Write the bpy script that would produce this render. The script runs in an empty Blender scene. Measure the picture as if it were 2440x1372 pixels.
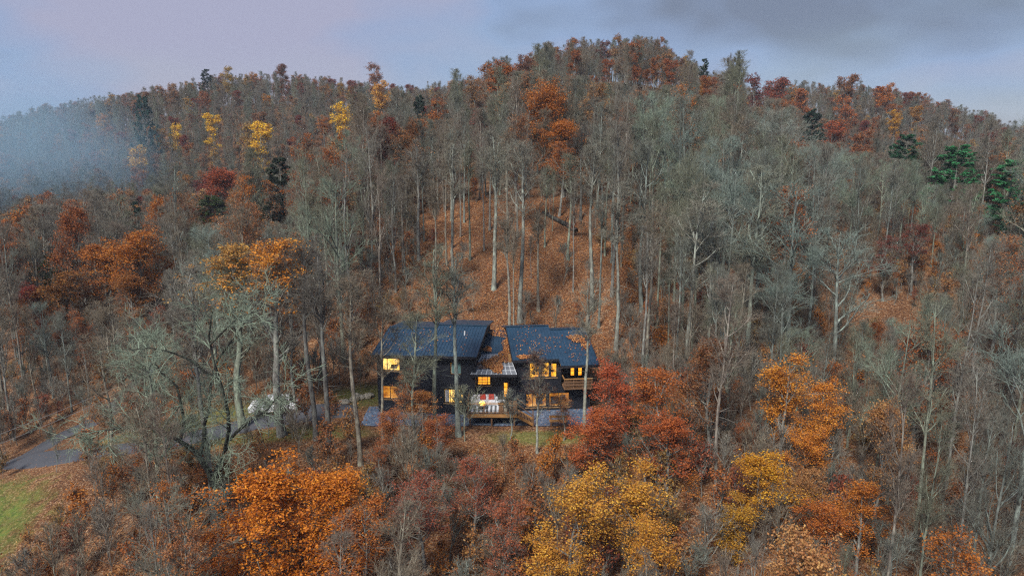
import bpy, bmesh, math, random
import numpy as np
from mathutils import Vector, Matrix

sc = bpy.context.scene
COL = sc.collection
R = math.radians

# ------------------------------------------------------------------ camera
CAM = (0.0, -63.0, 25.5); PITCH = R(12); FPX = 1742.0
cd = bpy.data.cameras.new('camera'); cam = bpy.data.objects.new('camera', cd); COL.objects.link(cam)
cam.location = CAM; cam.rotation_euler = (R(90) - PITCH, 0, 0)
cd.sensor_width = 36; cd.lens = 36 * FPX / 2440; cd.clip_start = .5; cd.clip_end = 4000
sc.camera = cam

# ------------------------------------------------------------------ sky and sun
SUN_EL, SUN_AZ = 48, 205           # soft light from behind the camera, a little to the left
w = bpy.data.worlds.new('World'); sc.world = w; w.use_nodes = True
nt = w.node_tree; nt.nodes.clear()
def N(t, typ, **kw):
    n = t.nodes.new(typ)
    for k, v in kw.items(): setattr(n, k, v)
    return n
def L(t, a, b): t.links.new(a, b)
sky = N(nt, 'ShaderNodeTexSky', sky_type='NISHITA'); sky.sun_disc = False
sky.sun_elevation = R(SUN_EL); sky.sun_rotation = R(SUN_AZ); sky.air_density = 1.2; sky.dust_density = .6; sky.ozone_density = 2.0
tc = N(nt, 'ShaderNodeTexCoord')
mp = N(nt, 'ShaderNodeMapping'); mp.inputs['Scale'].default_value = (1.3, 1.3, 3.6); mp.inputs['Location'].default_value = (.35, .2, .1)
L(nt, tc.outputs['Generated'], mp.inputs[0])
n1 = N(nt, 'ShaderNodeTexNoise'); n1.inputs['Scale'].default_value = 1.15; n1.inputs['Detail'].default_value = 4; n1.inputs['Roughness'].default_value = .42
L(nt, mp.outputs[0], n1.inputs['Vector'])
r1 = N(nt, 'ShaderNodeMapRange', interpolation_type='SMOOTHSTEP'); r1.inputs['From Min'].default_value = .36; r1.inputs['From Max'].default_value = .62
L(nt, n1.outputs[0], r1.inputs[0])
mp2 = N(nt, 'ShaderNodeMapping'); mp2.inputs['Scale'].default_value = (1.0, 1.0, 2.2); mp2.inputs['Location'].default_value = (3.4, 11.0, 9.2)
L(nt, tc.outputs['Generated'], mp2.inputs[0])
n2 = N(nt, 'ShaderNodeTexNoise'); n2.inputs['Scale'].default_value = 1.9; n2.inputs['Detail'].default_value = 4
L(nt, mp2.outputs[0], n2.inputs['Vector'])
r2 = N(nt, 'ShaderNodeValToRGB'); e = r2.color_ramp.elements
e[0].position = .40; e[0].color = (.41, .42, .58, 1); e[1].position = .60; e[1].color = (.20, .245, .35, 1)
m_ = r2.color_ramp.elements.new(.5); m_.color = (.30, .41, .64, 1)
L(nt, n2.outputs[0], r2.inputs[0])
bgA = N(nt, 'ShaderNodeBackground'); bgA.inputs[1].default_value = .05; L(nt, sky.outputs[0], bgA.inputs[0])
bgB = N(nt, 'ShaderNodeBackground'); bgB.inputs[1].default_value = .52; L(nt, r2.outputs[0], bgB.inputs[0])
mx = N(nt, 'ShaderNodeMixShader')
fm = N(nt, 'ShaderNodeMath', operation='MULTIPLY_ADD'); fm.inputs[1].default_value = .35; fm.inputs[2].default_value = .62
L(nt, r1.outputs[0], fm.inputs[0])
L(nt, fm.outputs[0], mx.inputs[0]); L(nt, bgA.outputs[0], mx.inputs[1]); L(nt, bgB.outputs[0], mx.inputs[2])
wo = N(nt, 'ShaderNodeOutputWorld'); L(nt, mx.outputs[0], wo.inputs[0])

ld = bpy.data.lights.new('sun', 'SUN'); ld.energy = 2.9; ld.angle = R(14); ld.color = (1.0, .965, .91)
lo = bpy.data.objects.new('sun', ld); COL.objects.link(lo)
az = R(SUN_AZ); el = R(SUN_EL)
sdir = Vector((math.sin(az) * math.cos(el), math.cos(az) * math.cos(el), math.sin(el)))   # toward the sun
lo.rotation_euler = (-sdir).to_track_quat('-Z', 'Y').to_euler()
lo.location = (-40, -90, 90)
vs = sc.view_settings
sc.display_settings.display_device = 'sRGB'; vs.view_transform = 'Standard'; vs.look = 'None'; vs.exposure = .9; vs.gamma = 1; vs.use_curve_mapping = False
sc.cycles.max_bounces = 5; sc.cycles.diffuse_bounces = 2; sc.cycles.glossy_bounces = 2; sc.cycles.transmission_bounces = 3
sc.cycles.transparent_max_bounces = 6; sc.cycles.volume_bounces = 0; sc.cycles.caustics_reflective = False; sc.cycles.caustics_refractive = False
sc.cycles.volume_step_rate = 4; sc.cycles.volume_max_steps = 64
sc.cycles.use_denoising = False; sc.cycles.filter_width = 1.25

# ------------------------------------------------------------------ helpers
cP, sP = math.cos(PITCH), math.sin(PITCH)
def ray(px, py):
    u = (px - 1220) / FPX; v = -(py - 686) / FPX
    return (u, cP + v * sP, -sP + v * cP)
def atY(px, py, Y):
    d = ray(px, py); t = (Y - CAM[1]) / d[1]
    return (CAM[0] + t * d[0], Y, CAM[2] + t * d[2])
def proj(x, y, z):
    dx, dy, dz = x - CAM[0], y - CAM[1], z - CAM[2]
    de = dy * cP - dz * sP; up = dy * sP + dz * cP
    return 1220 + FPX * dx / de, 686 - FPX * up / de, de
def mat(name):
    m = bpy.data.materials.new(name); m.use_nodes = True
    b = m.node_tree.nodes['Principled BSDF']; return m, m.node_tree, b
def link_obj(name, me, m=None, parent=None):
    o = bpy.data.objects.new(name, me); COL.objects.link(o)
    if m is not None and not me.materials: me.materials.append(m)
    if parent: o.parent = parent
    return o
def tag(o, label=None, cat=None, group=None, kind=None):
    if label: o['label'] = label
    if cat: o['category'] = cat
    if group: o['group'] = group
    if kind: o['kind'] = kind
    return o
def empty(name, loc=(0, 0, 0), rz=0):
    o = bpy.data.objects.new(name, None); COL.objects.link(o); o.location = loc; o.rotation_euler = (0, 0, rz); o.empty_display_size = .3
    return o
def np_mesh(name, V, F, smooth=False, attr=None):
    V = np.asarray(V, np.float32).reshape(-1, 3); F = np.asarray(F, np.int32)
    k = F.shape[1]; me = bpy.data.meshes.new(name)
    me.vertices.add(len(V)); me.vertices.foreach_set('co', V.ravel())
    me.loops.add(F.size); me.loops.foreach_set('vertex_index', F.ravel())
    me.polygons.add(len(F)); me.polygons.foreach_set('loop_start', np.arange(0, F.size, k, dtype=np.int32))
    if smooth: me.polygons.foreach_set('use_smooth', np.ones(len(F), bool))
    if attr is not None:
        a = me.attributes.new('v', 'FLOAT', 'POINT'); a.data.foreach_set('value', np.asarray(attr, np.float32))
    me.update(); me.validate(); return me
class MB:
    """collects boxes / polygons / tubes and builds ONE mesh object"""
    def __init__(s, T=None): s.v = []; s.f = []; s.T = T
    def pt(s, p): return s.T(*p) if s.T else tuple(p)
    def poly(s, pts):
        n = len(s.v); s.v += [s.pt(p) for p in pts]; s.f.append(tuple(range(n, n + len(pts)))); return s
    def hexa(s, b, t):
        n = len(s.v); s.v += [s.pt(p) for p in b] + [s.pt(p) for p in t]; k = len(b)
        s.f.append(tuple(n + i for i in reversed(range(k)))); s.f.append(tuple(n + k + i for i in range(k)))
        for i in range(k): j = (i + 1) % k; s.f.append((n + i, n + j, n + k + j, n + k + i))
        return s
    def box(s, a, b):
        x0, y0, z0 = a; x1, y1, z1 = b
        return s.hexa([(x0, y0, z0), (x1, y0, z0), (x1, y1, z0), (x0, y1, z0)], [(x0, y0, z1), (x1, y0, z1), (x1, y1, z1), (x0, y1, z1)])
    def beam(s, p, q, w_, h_):
        p = Vector(s.pt(p)); q = Vector(s.pt(q)); d = (q - p).normalized()
        a = d.cross(Vector((0, 0, 1)));  a = Vector((1, 0, 0)) if a.length < 1e-3 else a.normalized()
        b = a.cross(d).normalized(); T, s.T = s.T, None
        f = lambda c: [c + a * (sx * w_ / 2) + b * (sy * h_ / 2) for sx, sy in ((-1, -1), (1, -1), (1, 1), (-1, 1))]
        s.hexa(f(p), f(q)); s.T = T; return s
    def tube(s, pts, rad, n=8):
        pts = [Vector(s.pt(p)) for p in pts]; base = len(s.v)
        rad = rad if isinstance(rad, (list, tuple)) else [rad] * len(pts)
        for i, p in enumerate(pts):
            d = (pts[min(i + 1, len(pts) - 1)] - pts[max(i - 1, 0)]).normalized()
            a = d.cross(Vector((0, 0, 1))); a = d.cross(Vector((1, 0, 0))) if a.length < .05 else a; a.normalize(); b = d.cross(a)
            for k in range(n): t = 2 * math.pi * k / n; s.v.append(p + (a * math.cos(t) + b * math.sin(t)) * rad[i])
        for i in range(len(pts) - 1):
            for k in range(n):
                j = (k + 1) % n; s.f.append((base + i * n + k, base + i * n + j, base + (i + 1) * n + j, base + (i + 1) * n + k))
        s.f.append(tuple(base + k for k in reversed(range(n)))); s.f.append(tuple(base + (len(pts) - 1) * n + k for k in range(n))); return s
    def build(s, name, m, parent=None, bevel=0, smooth=False):
        me = bpy.data.meshes.new(name); me.from_pydata([tuple(p) for p in s.v], [], s.f); me.update()
        if bevel or True:
            bm = bmesh.new(); bm.from_mesh(me)
            bmesh.ops.recalc_face_normals(bm, faces=bm.faces)
            if bevel: bmesh.ops.bevel(bm, geom=bm.edges, offset=bevel, segments=2, affect='EDGES', profile=.6)
            bm.to_mesh(me); bm.free()
        if smooth: me.polygons.foreach_set('use_smooth', np.ones(len(me.polygons), bool))
        return link_obj(name, me, m, parent)

# ------------------------------------------------------------------ terrain shape
def sst(a, b, x): t = np.clip((x - a) / (b - a), 0, 1); return t * t * (3 - 2 * t)
def height(x, y):
    x = np.asarray(x, float); y = np.asarray(y, float)
    d = np.maximum(y - 12.5, 0)
    S = 45 * (1 - np.exp(-d / 88)) * np.where(d > 160, np.exp(-((d - 160) / 75) ** 2), 1)
    xc = 8 + .15 * np.minimum(d, 180)
    e = np.exp(-d / 60)
    wl = 57 + 20 * e; wr = 46 + 52 * e
    g = np.exp(-np.abs((x - xc) / np.where(x < xc, wl, wr)) ** 2.2)
    z = S * g
    z += -7.5 * sst(-15, -62, x) * (1 - .0 * d)
    z += 45.5 * np.exp(-((x + 112) / 160) ** 2 - ((y - 300) / 88) ** 2)         # far ridge on the left
    z += 30.5 * np.exp(-((x - 150) / 78) ** 2 - ((y - 272) / 55) ** 2)          # far ridge on the right
    f = np.maximum(-3.8 - y, 0)
    z += -.29 * f + .29 * 2 * (1 - np.exp(-f / 2)) * .6
    z += .015 * np.clip(x - 12, 0, 60) * sst(60, 0, y)
    z += -25 * sst(330, 520, y) - 20 * sst(230, 500, np.abs(x))
    nz = .35 * np.sin(x * .21 + 1.3) * np.sin(y * .17 + .4) + .25 * np.sin(x * .43 + y * .31) + .9 * np.sin(x * .06 + y * .045 + 2)
    pad = sst(26, 14, np.abs(x + 2)) * sst(-9, -3, y) * sst(20, 11, y)
    drive = sst(7, 3.5, np.abs(y - .5)) * sst(-55, -45, x) * sst(-10, -14, x)
    z = z + nz * (1 - np.maximum(pad, drive)) * sst(-2, 8, np.abs(y)) + .12
    return z
def H(x, y): return float(height(x, y))

xs = np.concatenate([np.linspace(-430, -270, 10)[:-1], np.linspace(-270, -75, 66)[:-1], np.linspace(-75, 75, 151)[:-1], np.linspace(75, 270, 66)[:-1], np.linspace(270, 430, 10)])
ys = np.concatenate([np.linspace(-120, -45, 8)[:-1], np.linspace(-45, 70, 116)[:-1], np.linspace(70, 400, 111)[:-1], np.linspace(400, 460, 5)])
X, Y = np.meshgrid(xs, ys); Z = height(X, Y)
nx = len(xs); idx = np.arange(X.size).reshape(X.shape)
F = np.stack([idx[:-1, :-1], idx[:-1, 1:], idx[1:, 1:], idx[1:, :-1]], -1).reshape(-1, 4)
ter = np_mesh('ground', np.stack([X, Y, Z], -1), F, True)

def ramp(t, src, stops):
    r = N(t, 'ShaderNodeValToRGB'); e = r.color_ramp.elements
    while len(e) < len(stops): e.new(.5)
    for k, (p, c) in zip(e, stops): k.position = p; k.color = (*c, 1)
    L(t, src, r.inputs[0]); return r.outputs[0]
def noise(t, vec, scale, detail=3, rough=.55):
    n = N(t, 'ShaderNodeTexNoise'); n.inputs['Scale'].default_value = scale; n.inputs['Detail'].default_value = detail; n.inputs['Roughness'].default_value = rough
    if vec is not None: L(t, vec, n.inputs['Vector'])
    return n.outputs[0]
def mixc(t, f, a, b, typ='MIX'):
    m = N(t, 'ShaderNodeMix', data_type='RGBA', blend_type=typ)
    for s, v in ((0, f), (6, a), (7, b)):
        if isinstance(v, (int, float)): m.inputs[s].default_value = v
        elif isinstance(v, tuple): m.inputs[s].default_value = (*v, 1)
        else: L(t, v, m.inputs[s])
    return m.outputs[2]
def bump(t, b, h, strength=.5, dist=.05):
    n = N(t, 'ShaderNodeBump'); n.inputs['Strength'].default_value = strength; n.inputs['Distance'].default_value = dist
    L(t, h, n.inputs['Height']); L(t, n.outputs[0], b.inputs['Normal'])
def blob(t, pos, c, r, soft):
    """1 inside an ellipse round c, 0 outside, ragged edge"""
    s_ = N(t, 'ShaderNodeVectorMath', operation='SUBTRACT'); L(t, pos, s_.inputs[0]); s_.inputs[1].default_value = (*c, 0)
    q = N(t, 'ShaderNodeVectorMath', operation='MULTIPLY'); L(t, s_.outputs[0], q.inputs[0]); q.inputs[1].default_value = (1 / r[0], 1 / r[1], 0)
    l = N(t, 'ShaderNodeVectorMath', operation='LENGTH'); L(t, q.outputs[0], l.inputs[0])
    a = N(t, 'ShaderNodeMath', operation='ADD'); L(t, l.outputs['Value'], a.inputs[0])
    nn = N(t, 'ShaderNodeMath', operation='MULTIPLY_ADD'); L(t, noise(t, pos, .8, 4), nn.inputs[0]); nn.inputs[1].default_value = .9; nn.inputs[2].default_value = -.45
    L(t, nn.outputs[0], a.inputs[1])
    k = N(t, 'ShaderNodeMapRange'); k.inputs['From Min'].default_value = 1 + soft; k.inputs['From Max'].default_value = 1 - soft; L(t, a.outputs[0], k.inputs[0])
    return k.outputs[0]
def maxn(t, a, b):
    m = N(t, 'ShaderNodeMath', operation='MAXIMUM'); L(t, a, m.inputs[0]); L(t, b, m.inputs[1]); return m.outputs[0]

m_ground, t, b = mat('leaf_litter_ground')
pos = N(t, 'ShaderNodeNewGeometry').outputs['Position']
vo = N(t, 'ShaderNodeTexVoronoi'); vo.inputs['Scale'].default_value = 10; L(t, pos, vo.inputs['Vector'])
sepv = N(t, 'ShaderNodeSeparateColor'); L(t, vo.outputs['Color'], sepv.inputs[0])
lit = ramp(t, sepv.outputs[0], [(0, (.06, .028, .016)), (.3, (.135, .06, .029)), (.62, (.22, .10, .045)), (.9, (.32, .18, .09)), (1, (.47, .31, .19))])
big = ramp(t, noise(t, pos, .11, 4), [(.35, (.62, .60, .60)), (.62, (1, 1, 1))])
lit = mixc(t, 1.0, lit, big, 'MULTIPLY')
gr = ramp(t, noise(t, pos, 3.5, 4), [(.3, (.055, .075, .018)), (.55, (.12, .17, .035)), (.75, (.20, .22, .06))])
lawn = blob(t, pos, (-51, -9.5), (10.5, 7.5), .3)
mossm = blob(t, pos, (2.6, -4.6), (4.2, 1.3), .35)
moss2 = blob(t, pos, (-31, 3.5), (9, 2.2), .4); moss3 = blob(t, pos, (-20, -3.6), (7, 1.4), .4); moss4 = blob(t, pos, (-14, 5.5), (4, 3), .4)
dim = N(t, 'ShaderNodeMath', operation='MULTIPLY'); dim.inputs[1].default_value = .6
L(t, maxn(t, maxn(t, mossm, moss2), maxn(t, moss3, moss4)), dim.inputs[0])
col = mixc(t, dim.outputs[0], lit, gr)
col = mixc(t, lawn, col, ramp(t, noise(t, pos, 2.5, 5), [(.3, (.04, .075, .016)), (.5, (.085, .16, .026)), (.7, (.18, .19, .04))]))
L(t, col, b.inputs['Base Color']); b.inputs['Roughness'].default_value = .95; b.inputs['Specular IOR Level'].default_value = .15
bump(t, b, sepv.outputs[1], .8, .12)
g = link_obj('ground', ter, m_ground); tag(g, 'hillside ground covered with fallen brown leaves', 'ground', kind='structure')

# ------------------------------------------------------------------ driveway, patio, lawn edge
def strip(name, pts, wid, m, lift, label, cat):
    P = [Vector((*p, 0)) for p in pts]; Q = []
    for i in range(len(P) - 1):
        p0, p1, p2, p3 = P[max(i - 1, 0)], P[i], P[i + 1], P[min(i + 2, len(P) - 1)]
        wa, wb = wid[i], wid[i + 1]
        for k in range(10):
            s = k / 10; q = .5 * ((2 * p1) + (p2 - p0) * s + (2 * p0 - 5 * p1 + 4 * p2 - p3) * s * s + (3 * p1 - p0 - 3 * p2 + p3) * s ** 3)
            Q.append((q, wa + (wb - wa) * s))
    Q.append((P[-1], wid[-1])); V = []; F = []; m_n = 7; rr = random.Random(4)
    for i, (q, wd) in enumerate(Q):
        d = (Q[min(i + 1, len(Q) - 1)][0] - Q[max(i - 1, 0)][0]).normalized(); n = Vector((-d.y, d.x, 0))
        for k in range(m_n):
            e_ = (k / (m_n - 1) - .5) * (wd + (rr.uniform(-.25, .25) if k in (0, m_n - 1) else 0)); p = q + n * e_
            V.append((p.x, p.y, H(p.x, p.y) + (lift if k not in (0, m_n - 1) else -.1)))
    for i in range(len(Q) - 1):
        for k in range(m_n - 1): a = i * m_n + k; F.append((a, a + 1, a + m_n + 1, a + m_n))
    o = link_obj(name, np_mesh(name, V, F, True), m); return tag(o, label, cat, kind='structure')
m_asph, t, b = mat('asphalt')
pos = N(t, 'ShaderNodeNewGeometry').outputs['Position']
a1 = ramp(t, noise(t, pos, 9, 5, .7), [(.3, (.04, .042, .05)), (.6, (.075, .077, .088)), (.8, (.13, .125, .125))])
lf = N(t, 'ShaderNodeTexVoronoi'); lf.inputs['Scale'].default_value = 2.2; L(t, pos, lf.inputs['Vector'])
lm = N(t, 'ShaderNodeMapRange'); lm.inputs['From Min'].default_value = .16; lm.inputs['From Max'].default_value = .1; L(t, lf.outputs['Distance'], lm.inputs[0])
L(t, mixc(t, lm.outputs[0], a1, (.22, .11, .05)), b.inputs['Base Color']); b.inputs['Roughness'].default_value = .75
strip('driveway', [(-14.6, 1.2), (-18, 1.3), (-22.5, 0.4), (-27.5, -1.0), (-33, -.8), (-39, .6), (-44.5, 2.1), (-48.8, 4.6), (-48.2, 9.5), (-45, 14), (-43, 20)],
      [3.0, 5.2, 5.2, 4.4, 3.6, 3.6, 4.6, 4.6, 3.2, 3, 3], m_asph, .10, 'dark asphalt driveway winding from the house down to the lawn', 'driveway')
m_grav, t, b = mat('blue_grey_gravel')
pos = N(t, 'ShaderNodeNewGeometry').outputs['Position']
vg = N(t, 'ShaderNodeTexVoronoi'); vg.inputs['Scale'].default_value = 9; L(t, pos, vg.inputs['Vector'])
sg = N(t, 'ShaderNodeSeparateColor'); L(t, vg.outputs['Color'], sg.inputs[0])
L(t, ramp(t, sg.outputs[0], [(0, (.045, .07, .12)), (.6, (.09, .13, .20)), (1, (.2, .24, .3))]), b.inputs['Base Color']); bump(t, b, sg.outputs[1], .6, .05)
V = []; F = []; nxg, nyg = 30, 12
for j in range(nyg + 1):
    for i in range(nxg + 1):
        x = -13.5 + 21 * i / nxg; y = -2.3 + 4.6 * j / nyg + .12 * math.sin(x * 1.7) * (j == 0)
        V.append((x, y, H(x, y) + .06))
for j in range(nyg):
    for i in range(nxg): a = j * (nxg + 1) + i; F.append((a, a + 1, a + nxg + 2, a + nxg + 1))
tag(link_obj('patio', np_mesh('patio', V, F, True), m_grav), 'blue grey gravel patio along the front of the black house', 'patio', kind='structure')

# ------------------------------------------------------------------ materials of built things
def simple(name, col, rough=.6, metal=0, spec=.5, var=None, scale=4, bmp=0):
    m, t, b = mat(name); b.inputs['Roughness'].default_value = rough; b.inputs['Metallic'].default_value = metal; b.inputs['Specular IOR Level'].default_value = spec
    if var:
        p = N(t, 'ShaderNodeNewGeometry').outputs['Position']; n = noise(t, p, scale, 5, .65)
        L(t, ramp(t, n, [(.3, var), (.7, col)]), b.inputs['Base Color'])
        if bmp: bump(t, b, n, bmp, .02)
    else: b.inputs['Base Color'].default_value = (*col, 1)
    return m
M = {}
M['roof'] = simple('blue_metal_roof', (.028, .070, .120), .36, .25, .5, (.016, .043, .08), 1.6, .08)
M['fascia'] = simple('black_fascia', (.008, .008, .012), .6, var=(.014, .013, .018))
m, t, b = mat('black_board_siding'); p = N(t, 'ShaderNodeNewGeometry').outputs['Position']
wv = N(t, 'ShaderNodeTexWave', bands_direction='Z', wave_profile='SAW'); wv.inputs['Scale'].default_value = 1.6; L(t, p, wv.inputs['Vector'])
L(t, ramp(t, noise(t, p, 3, 5, .7), [(.3, (.003, .004, .009)), (.7, (.009, .011, .02))]), b.inputs['Base Color']); b.inputs['Roughness'].default_value = .7
bump(t, b, wv.outputs['Fac'], .7, .03); M['wall'] = m
M['frame'] = simple('dark_window_frame', (.02, .018, .016), .5)
M['sill'] = simple('tan_wood_trim', (.36, .22, .10), .7, var=(.24, .14, .06), scale=8)
M['wood'] = simple('weathered_brown_timber', (.20, .105, .05), .75, var=(.10, .05, .025), scale=6, bmp=.3)
M['wood2'] = simple('golden_timber', (.42, .22, .07), .7, var=(.28, .13, .04), scale=7, bmp=.3)
M['white'] = simple('white_metal', (.62, .64, .66), .45, var=(.48, .5, .52))
M['cush'] = simple('white_cushion', (.6, .6, .62), .9, var=(.48, .49, .53), scale=5)
M['red'] = simple('red_cushion', (.42, .045, .025), .9, var=(.3, .03, .02), scale=6)
M['darkf'] = simple('dark_furniture', (.025, .018, .014), .7)
M['stone'] = simple('pale_stone', (.42, .37, .28), .9, var=(.22, .19, .15), scale=5, bmp=.5)
M['conc'] = simple('grey_stoneware', (.12, .12, .12), .8, var=(.07, .07, .07))
M['skyrefl'] = simple('teal_sky_reflection', (.16, .30, .29), .8, var=(.11, .22, .22), scale=3)  # teal of the sky reflected in window glass, painted as base colour
m, t, b = mat('window_glass'); b.inputs['Base Color'].default_value = (.9, .95, .95, 1); b.inputs['Roughness'].default_value = .03
tr = N(t, 'ShaderNodeBsdfTransparent'); gl = N(t, 'ShaderNodeBsdfGlossy'); gl.inputs['Roughness'].default_value = .04
ms = N(t, 'ShaderNodeMixShader'); ms.inputs[0].default_value = .10; L(t, tr.outputs[0], ms.inputs[1]); L(t, gl.outputs[0], ms.inputs[2])
L(t, ms.outputs[0], t.nodes['Material Output'].inputs[0]); M['glass'] = m
m, t, b = mat('canopy_glass'); tr = N(t, 'ShaderNodeBsdfTransparent'); tr.inputs[0].default_value = (.55, .58, .6, 1)
b.inputs['Base Color'].default_value = (.22, .23, .25, 1); b.inputs['Roughness'].default_value = .18
ms = N(t, 'ShaderNodeMixShader'); ms.inputs[0].default_value = .72; L(t, tr.outputs[0], ms.inputs[1]); L(t, b.outputs[0], ms.inputs[2])
L(t, ms.outputs[0], t.nodes['Material Output'].inputs[0]); M['canopy'] = m
def glow(name, c1, c2, strength, scale):
    m, t, b = mat(name); p = N(t, 'ShaderNodeNewGeometry').outputs['Position']
    L(t, ramp(t, noise(t, p, scale, 2), [(.35, c1), (.65, c2)]), b.inputs['Emission Color']); b.inputs['Emission Strength'].default_value = strength
    b.inputs['Base Color'].default_value = (.5, .35, .15, 1); b.inputs['Roughness'].default_value = .9; return m
M['room'] = glow('lamplit_room', (.70, .22, .012), (1.0, .58, .05), .74, 1.5)
M['room2'] = glow('brightly_lit_room', (1.0, .56, .10), (1.0, .80, .30), .80, 1.2)
M['roomd'] = glow('dimly_lit_room', (.22, .06, .006), (.95, .42, .04), .40, 2.2)
M['fire'] = glow('flame', (1.0, .32, .03), (1.0, .62, .12), 3.2, 9)

# ------------------------------------------------------------------ the house
house = empty('black_house', (-2.5, 5, 0.1)); HL = house.location
tag(house, 'black two winged house with blue metal roofs and lit yellow windows', 'house')
def wing(O, ang):
    a = R(ang); U = (math.cos(a), math.sin(a)); W = (-math.sin(a), math.cos(a))
    return lambda u, v, z: (O[0] + U[0] * u + W[0] * v - HL.x, O[1] + U[1] * u + W[1] * v - HL.y, z - HL.z)
TL = wing((-12.55, .5), -6); TR = wing((.1, .55), 6); TC = wing((0, 0), 0)
def facade(T, u0, u1, z0, z1, v, holes, name='wall', dep=.16):
    us = sorted({u0, u1} | {h[0] for h in holes} | {h[2] for h in holes}); zs = sorted({z0, z1} | {h[1] for h in holes} | {h[3] for h in holes})
    mb = MB(T)
    for i in range(len(us) - 1):
        for j in range(len(zs) - 1):
            cu, cz = (us[i] + us[i + 1]) / 2, (zs[j] + zs[j + 1]) / 2
            if any(h[0] < cu < h[2] and h[1] < cz < h[3] for h in holes): continue
            mb.poly([(us[i], v, zs[j]), (us[i + 1], v, zs[j]), (us[i + 1], v, zs[j + 1]), (us[i], v, zs[j + 1])])
    for a_, c_, b_, d_ in holes:
        mb.poly([(a_, v, c_), (b_, v, c_), (b_, v + dep, c_), (a_, v + dep, c_)]); mb.poly([(a_, v, d_), (b_, v, d_), (b_, v + dep, d_), (a_, v + dep, d_)])
        mb.poly([(a_, v, c_), (a_, v, d_), (a_, v + dep, d_), (a_, v + dep, c_)]); mb.poly([(b_, v, c_), (b_, v, d_), (b_, v + dep, d_), (b_, v + dep, c_)])
    return mb.build(name, M['wall'], house)
def window(T, hole, v, room, mull=(), sill=True, things=(), deep=1.1, bars=()):
    a, c, b_, d = hole; fw = .07; vv = v + .07
    wn = MB(T); wn.box((a + .002, vv, c + .002), (a + fw, vv + .07, d - .002)); wn.box((b_ - fw, vv, c + .002), (b_ - .002, vv + .07, d - .002))
    wn.box((a + fw, vv, c + .002), (b_ - fw, vv + .07, c + fw)); wn.box((a + fw, vv, d - fw), (b_ - fw, vv + .07, d - .002))
    wo_ = wn.build('window', M['frame'], house)
    edges = [a + fw] + list(mull) + [b_ - fw]
    for k in range(len(edges) - 1):
        q = MB(T); q.box((edges[k] + (.03 if k else .001), vv + .025, c + fw + .001), (edges[k + 1] - (.03 if k < len(edges) - 2 else .001), vv + .037, d - fw - .001)); q.build('pane', M['glass'], wo_)
    for u in mull: MB(T).box((u - .028, vv - .005, c + fw), (u + .028, vv + .065, d - fw)).build('mullion', M['frame'], wo_)
    for z in bars: MB(T).box((a + fw, vv - .006, z - .022), (b_ - fw, vv + .02, z + .022)).build('glazing_bar', M['frame'], wo_)
    if sill: MB(T).box((a - .06, v - .06, c - .07), (b_ + .06, v + .05, c - .003)).build('sill', M['sill'], wo_)
    rm = MB(T); o = .05; B = v + .165; E_ = v + deep
    rm.poly([(a - o, E_, c - o), (b_ + o, E_, c - o), (b_ + o, E_, d + o), (a - o, E_, d + o)])
    rm.poly([(a - o, B, c - o), (a - o, E_, c - o), (a - o, E_, d + o), (a - o, B, d + o)]); rm.poly([(b_ + o, B, c - o), (b_ + o, E_, c - o), (b_ + o, E_, d + o), (b_ + o, B, d + o)])
    rm.poly([(a - o, B, c - o), (b_ + o, B, c - o), (b_ + o, E_, c - o), (a - o, E_, c - o)]); rm.poly([(a - o, B, d + o), (b_ + o, B, d + o), (b_ + o, E_, d + o), (a - o, E_, d + o)])
    rm.build('lit_room', M[room], wo_)
    for (u0, z0, u1, z1, kind) in things:                       # furniture and pictures in the room
        q = MB(T); bk = v + deep - .25
        if kind == 'lamp':
            um = (u0 + u1) / 2; q.tube([(um, bk, z0), (um, bk, z0 + (z1 - z0) * .55)], .02, 6); q.tube([(um, bk, z0 + (z1 - z0) * .5), (um, bk, z1)], [(u1 - u0) / 2, (u1 - u0) / 4], 10)
            q.build('floor_lamp', M['darkf'], wo_)
        elif kind == 'chair':
            q.box((u0, bk - .3, z0), (u1, bk, z0 + (z1 - z0) * .45)); q.box((u0, bk - .06, z0 + (z1 - z0) * .45), (u1, bk, z1)); q.build('armchair', M['darkf'], wo_)
        elif kind == 'plant':
            rr = random.Random(int(u0 * 100)); um = (u0 + u1) / 2
            q.tube([(um, bk, z0), (um, bk, z0 + .25)], [.1, .14], 8)
            for i in range(22):
                x_ = rr.uniform(u0, u1); z_ = rr.uniform(z0 + .2, z1); s = .09
                q.poly([(x_, bk + rr.uniform(-.1, .1), z_), (x_ + s, bk, z_ + .04), (x_ + s * .6, bk + .04, z_ + s * 1.5), (x_ - s * .3, bk, z_ + s)])
            q.build('house_plant', M['darkf'], wo_)
        else:
            q.box((u0, bk + .2, z0), (u1, bk + .235, z1)); q.build('picture', M['darkf'] if kind == 'pic' else M['sill'], wo_)
    return wo_
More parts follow.
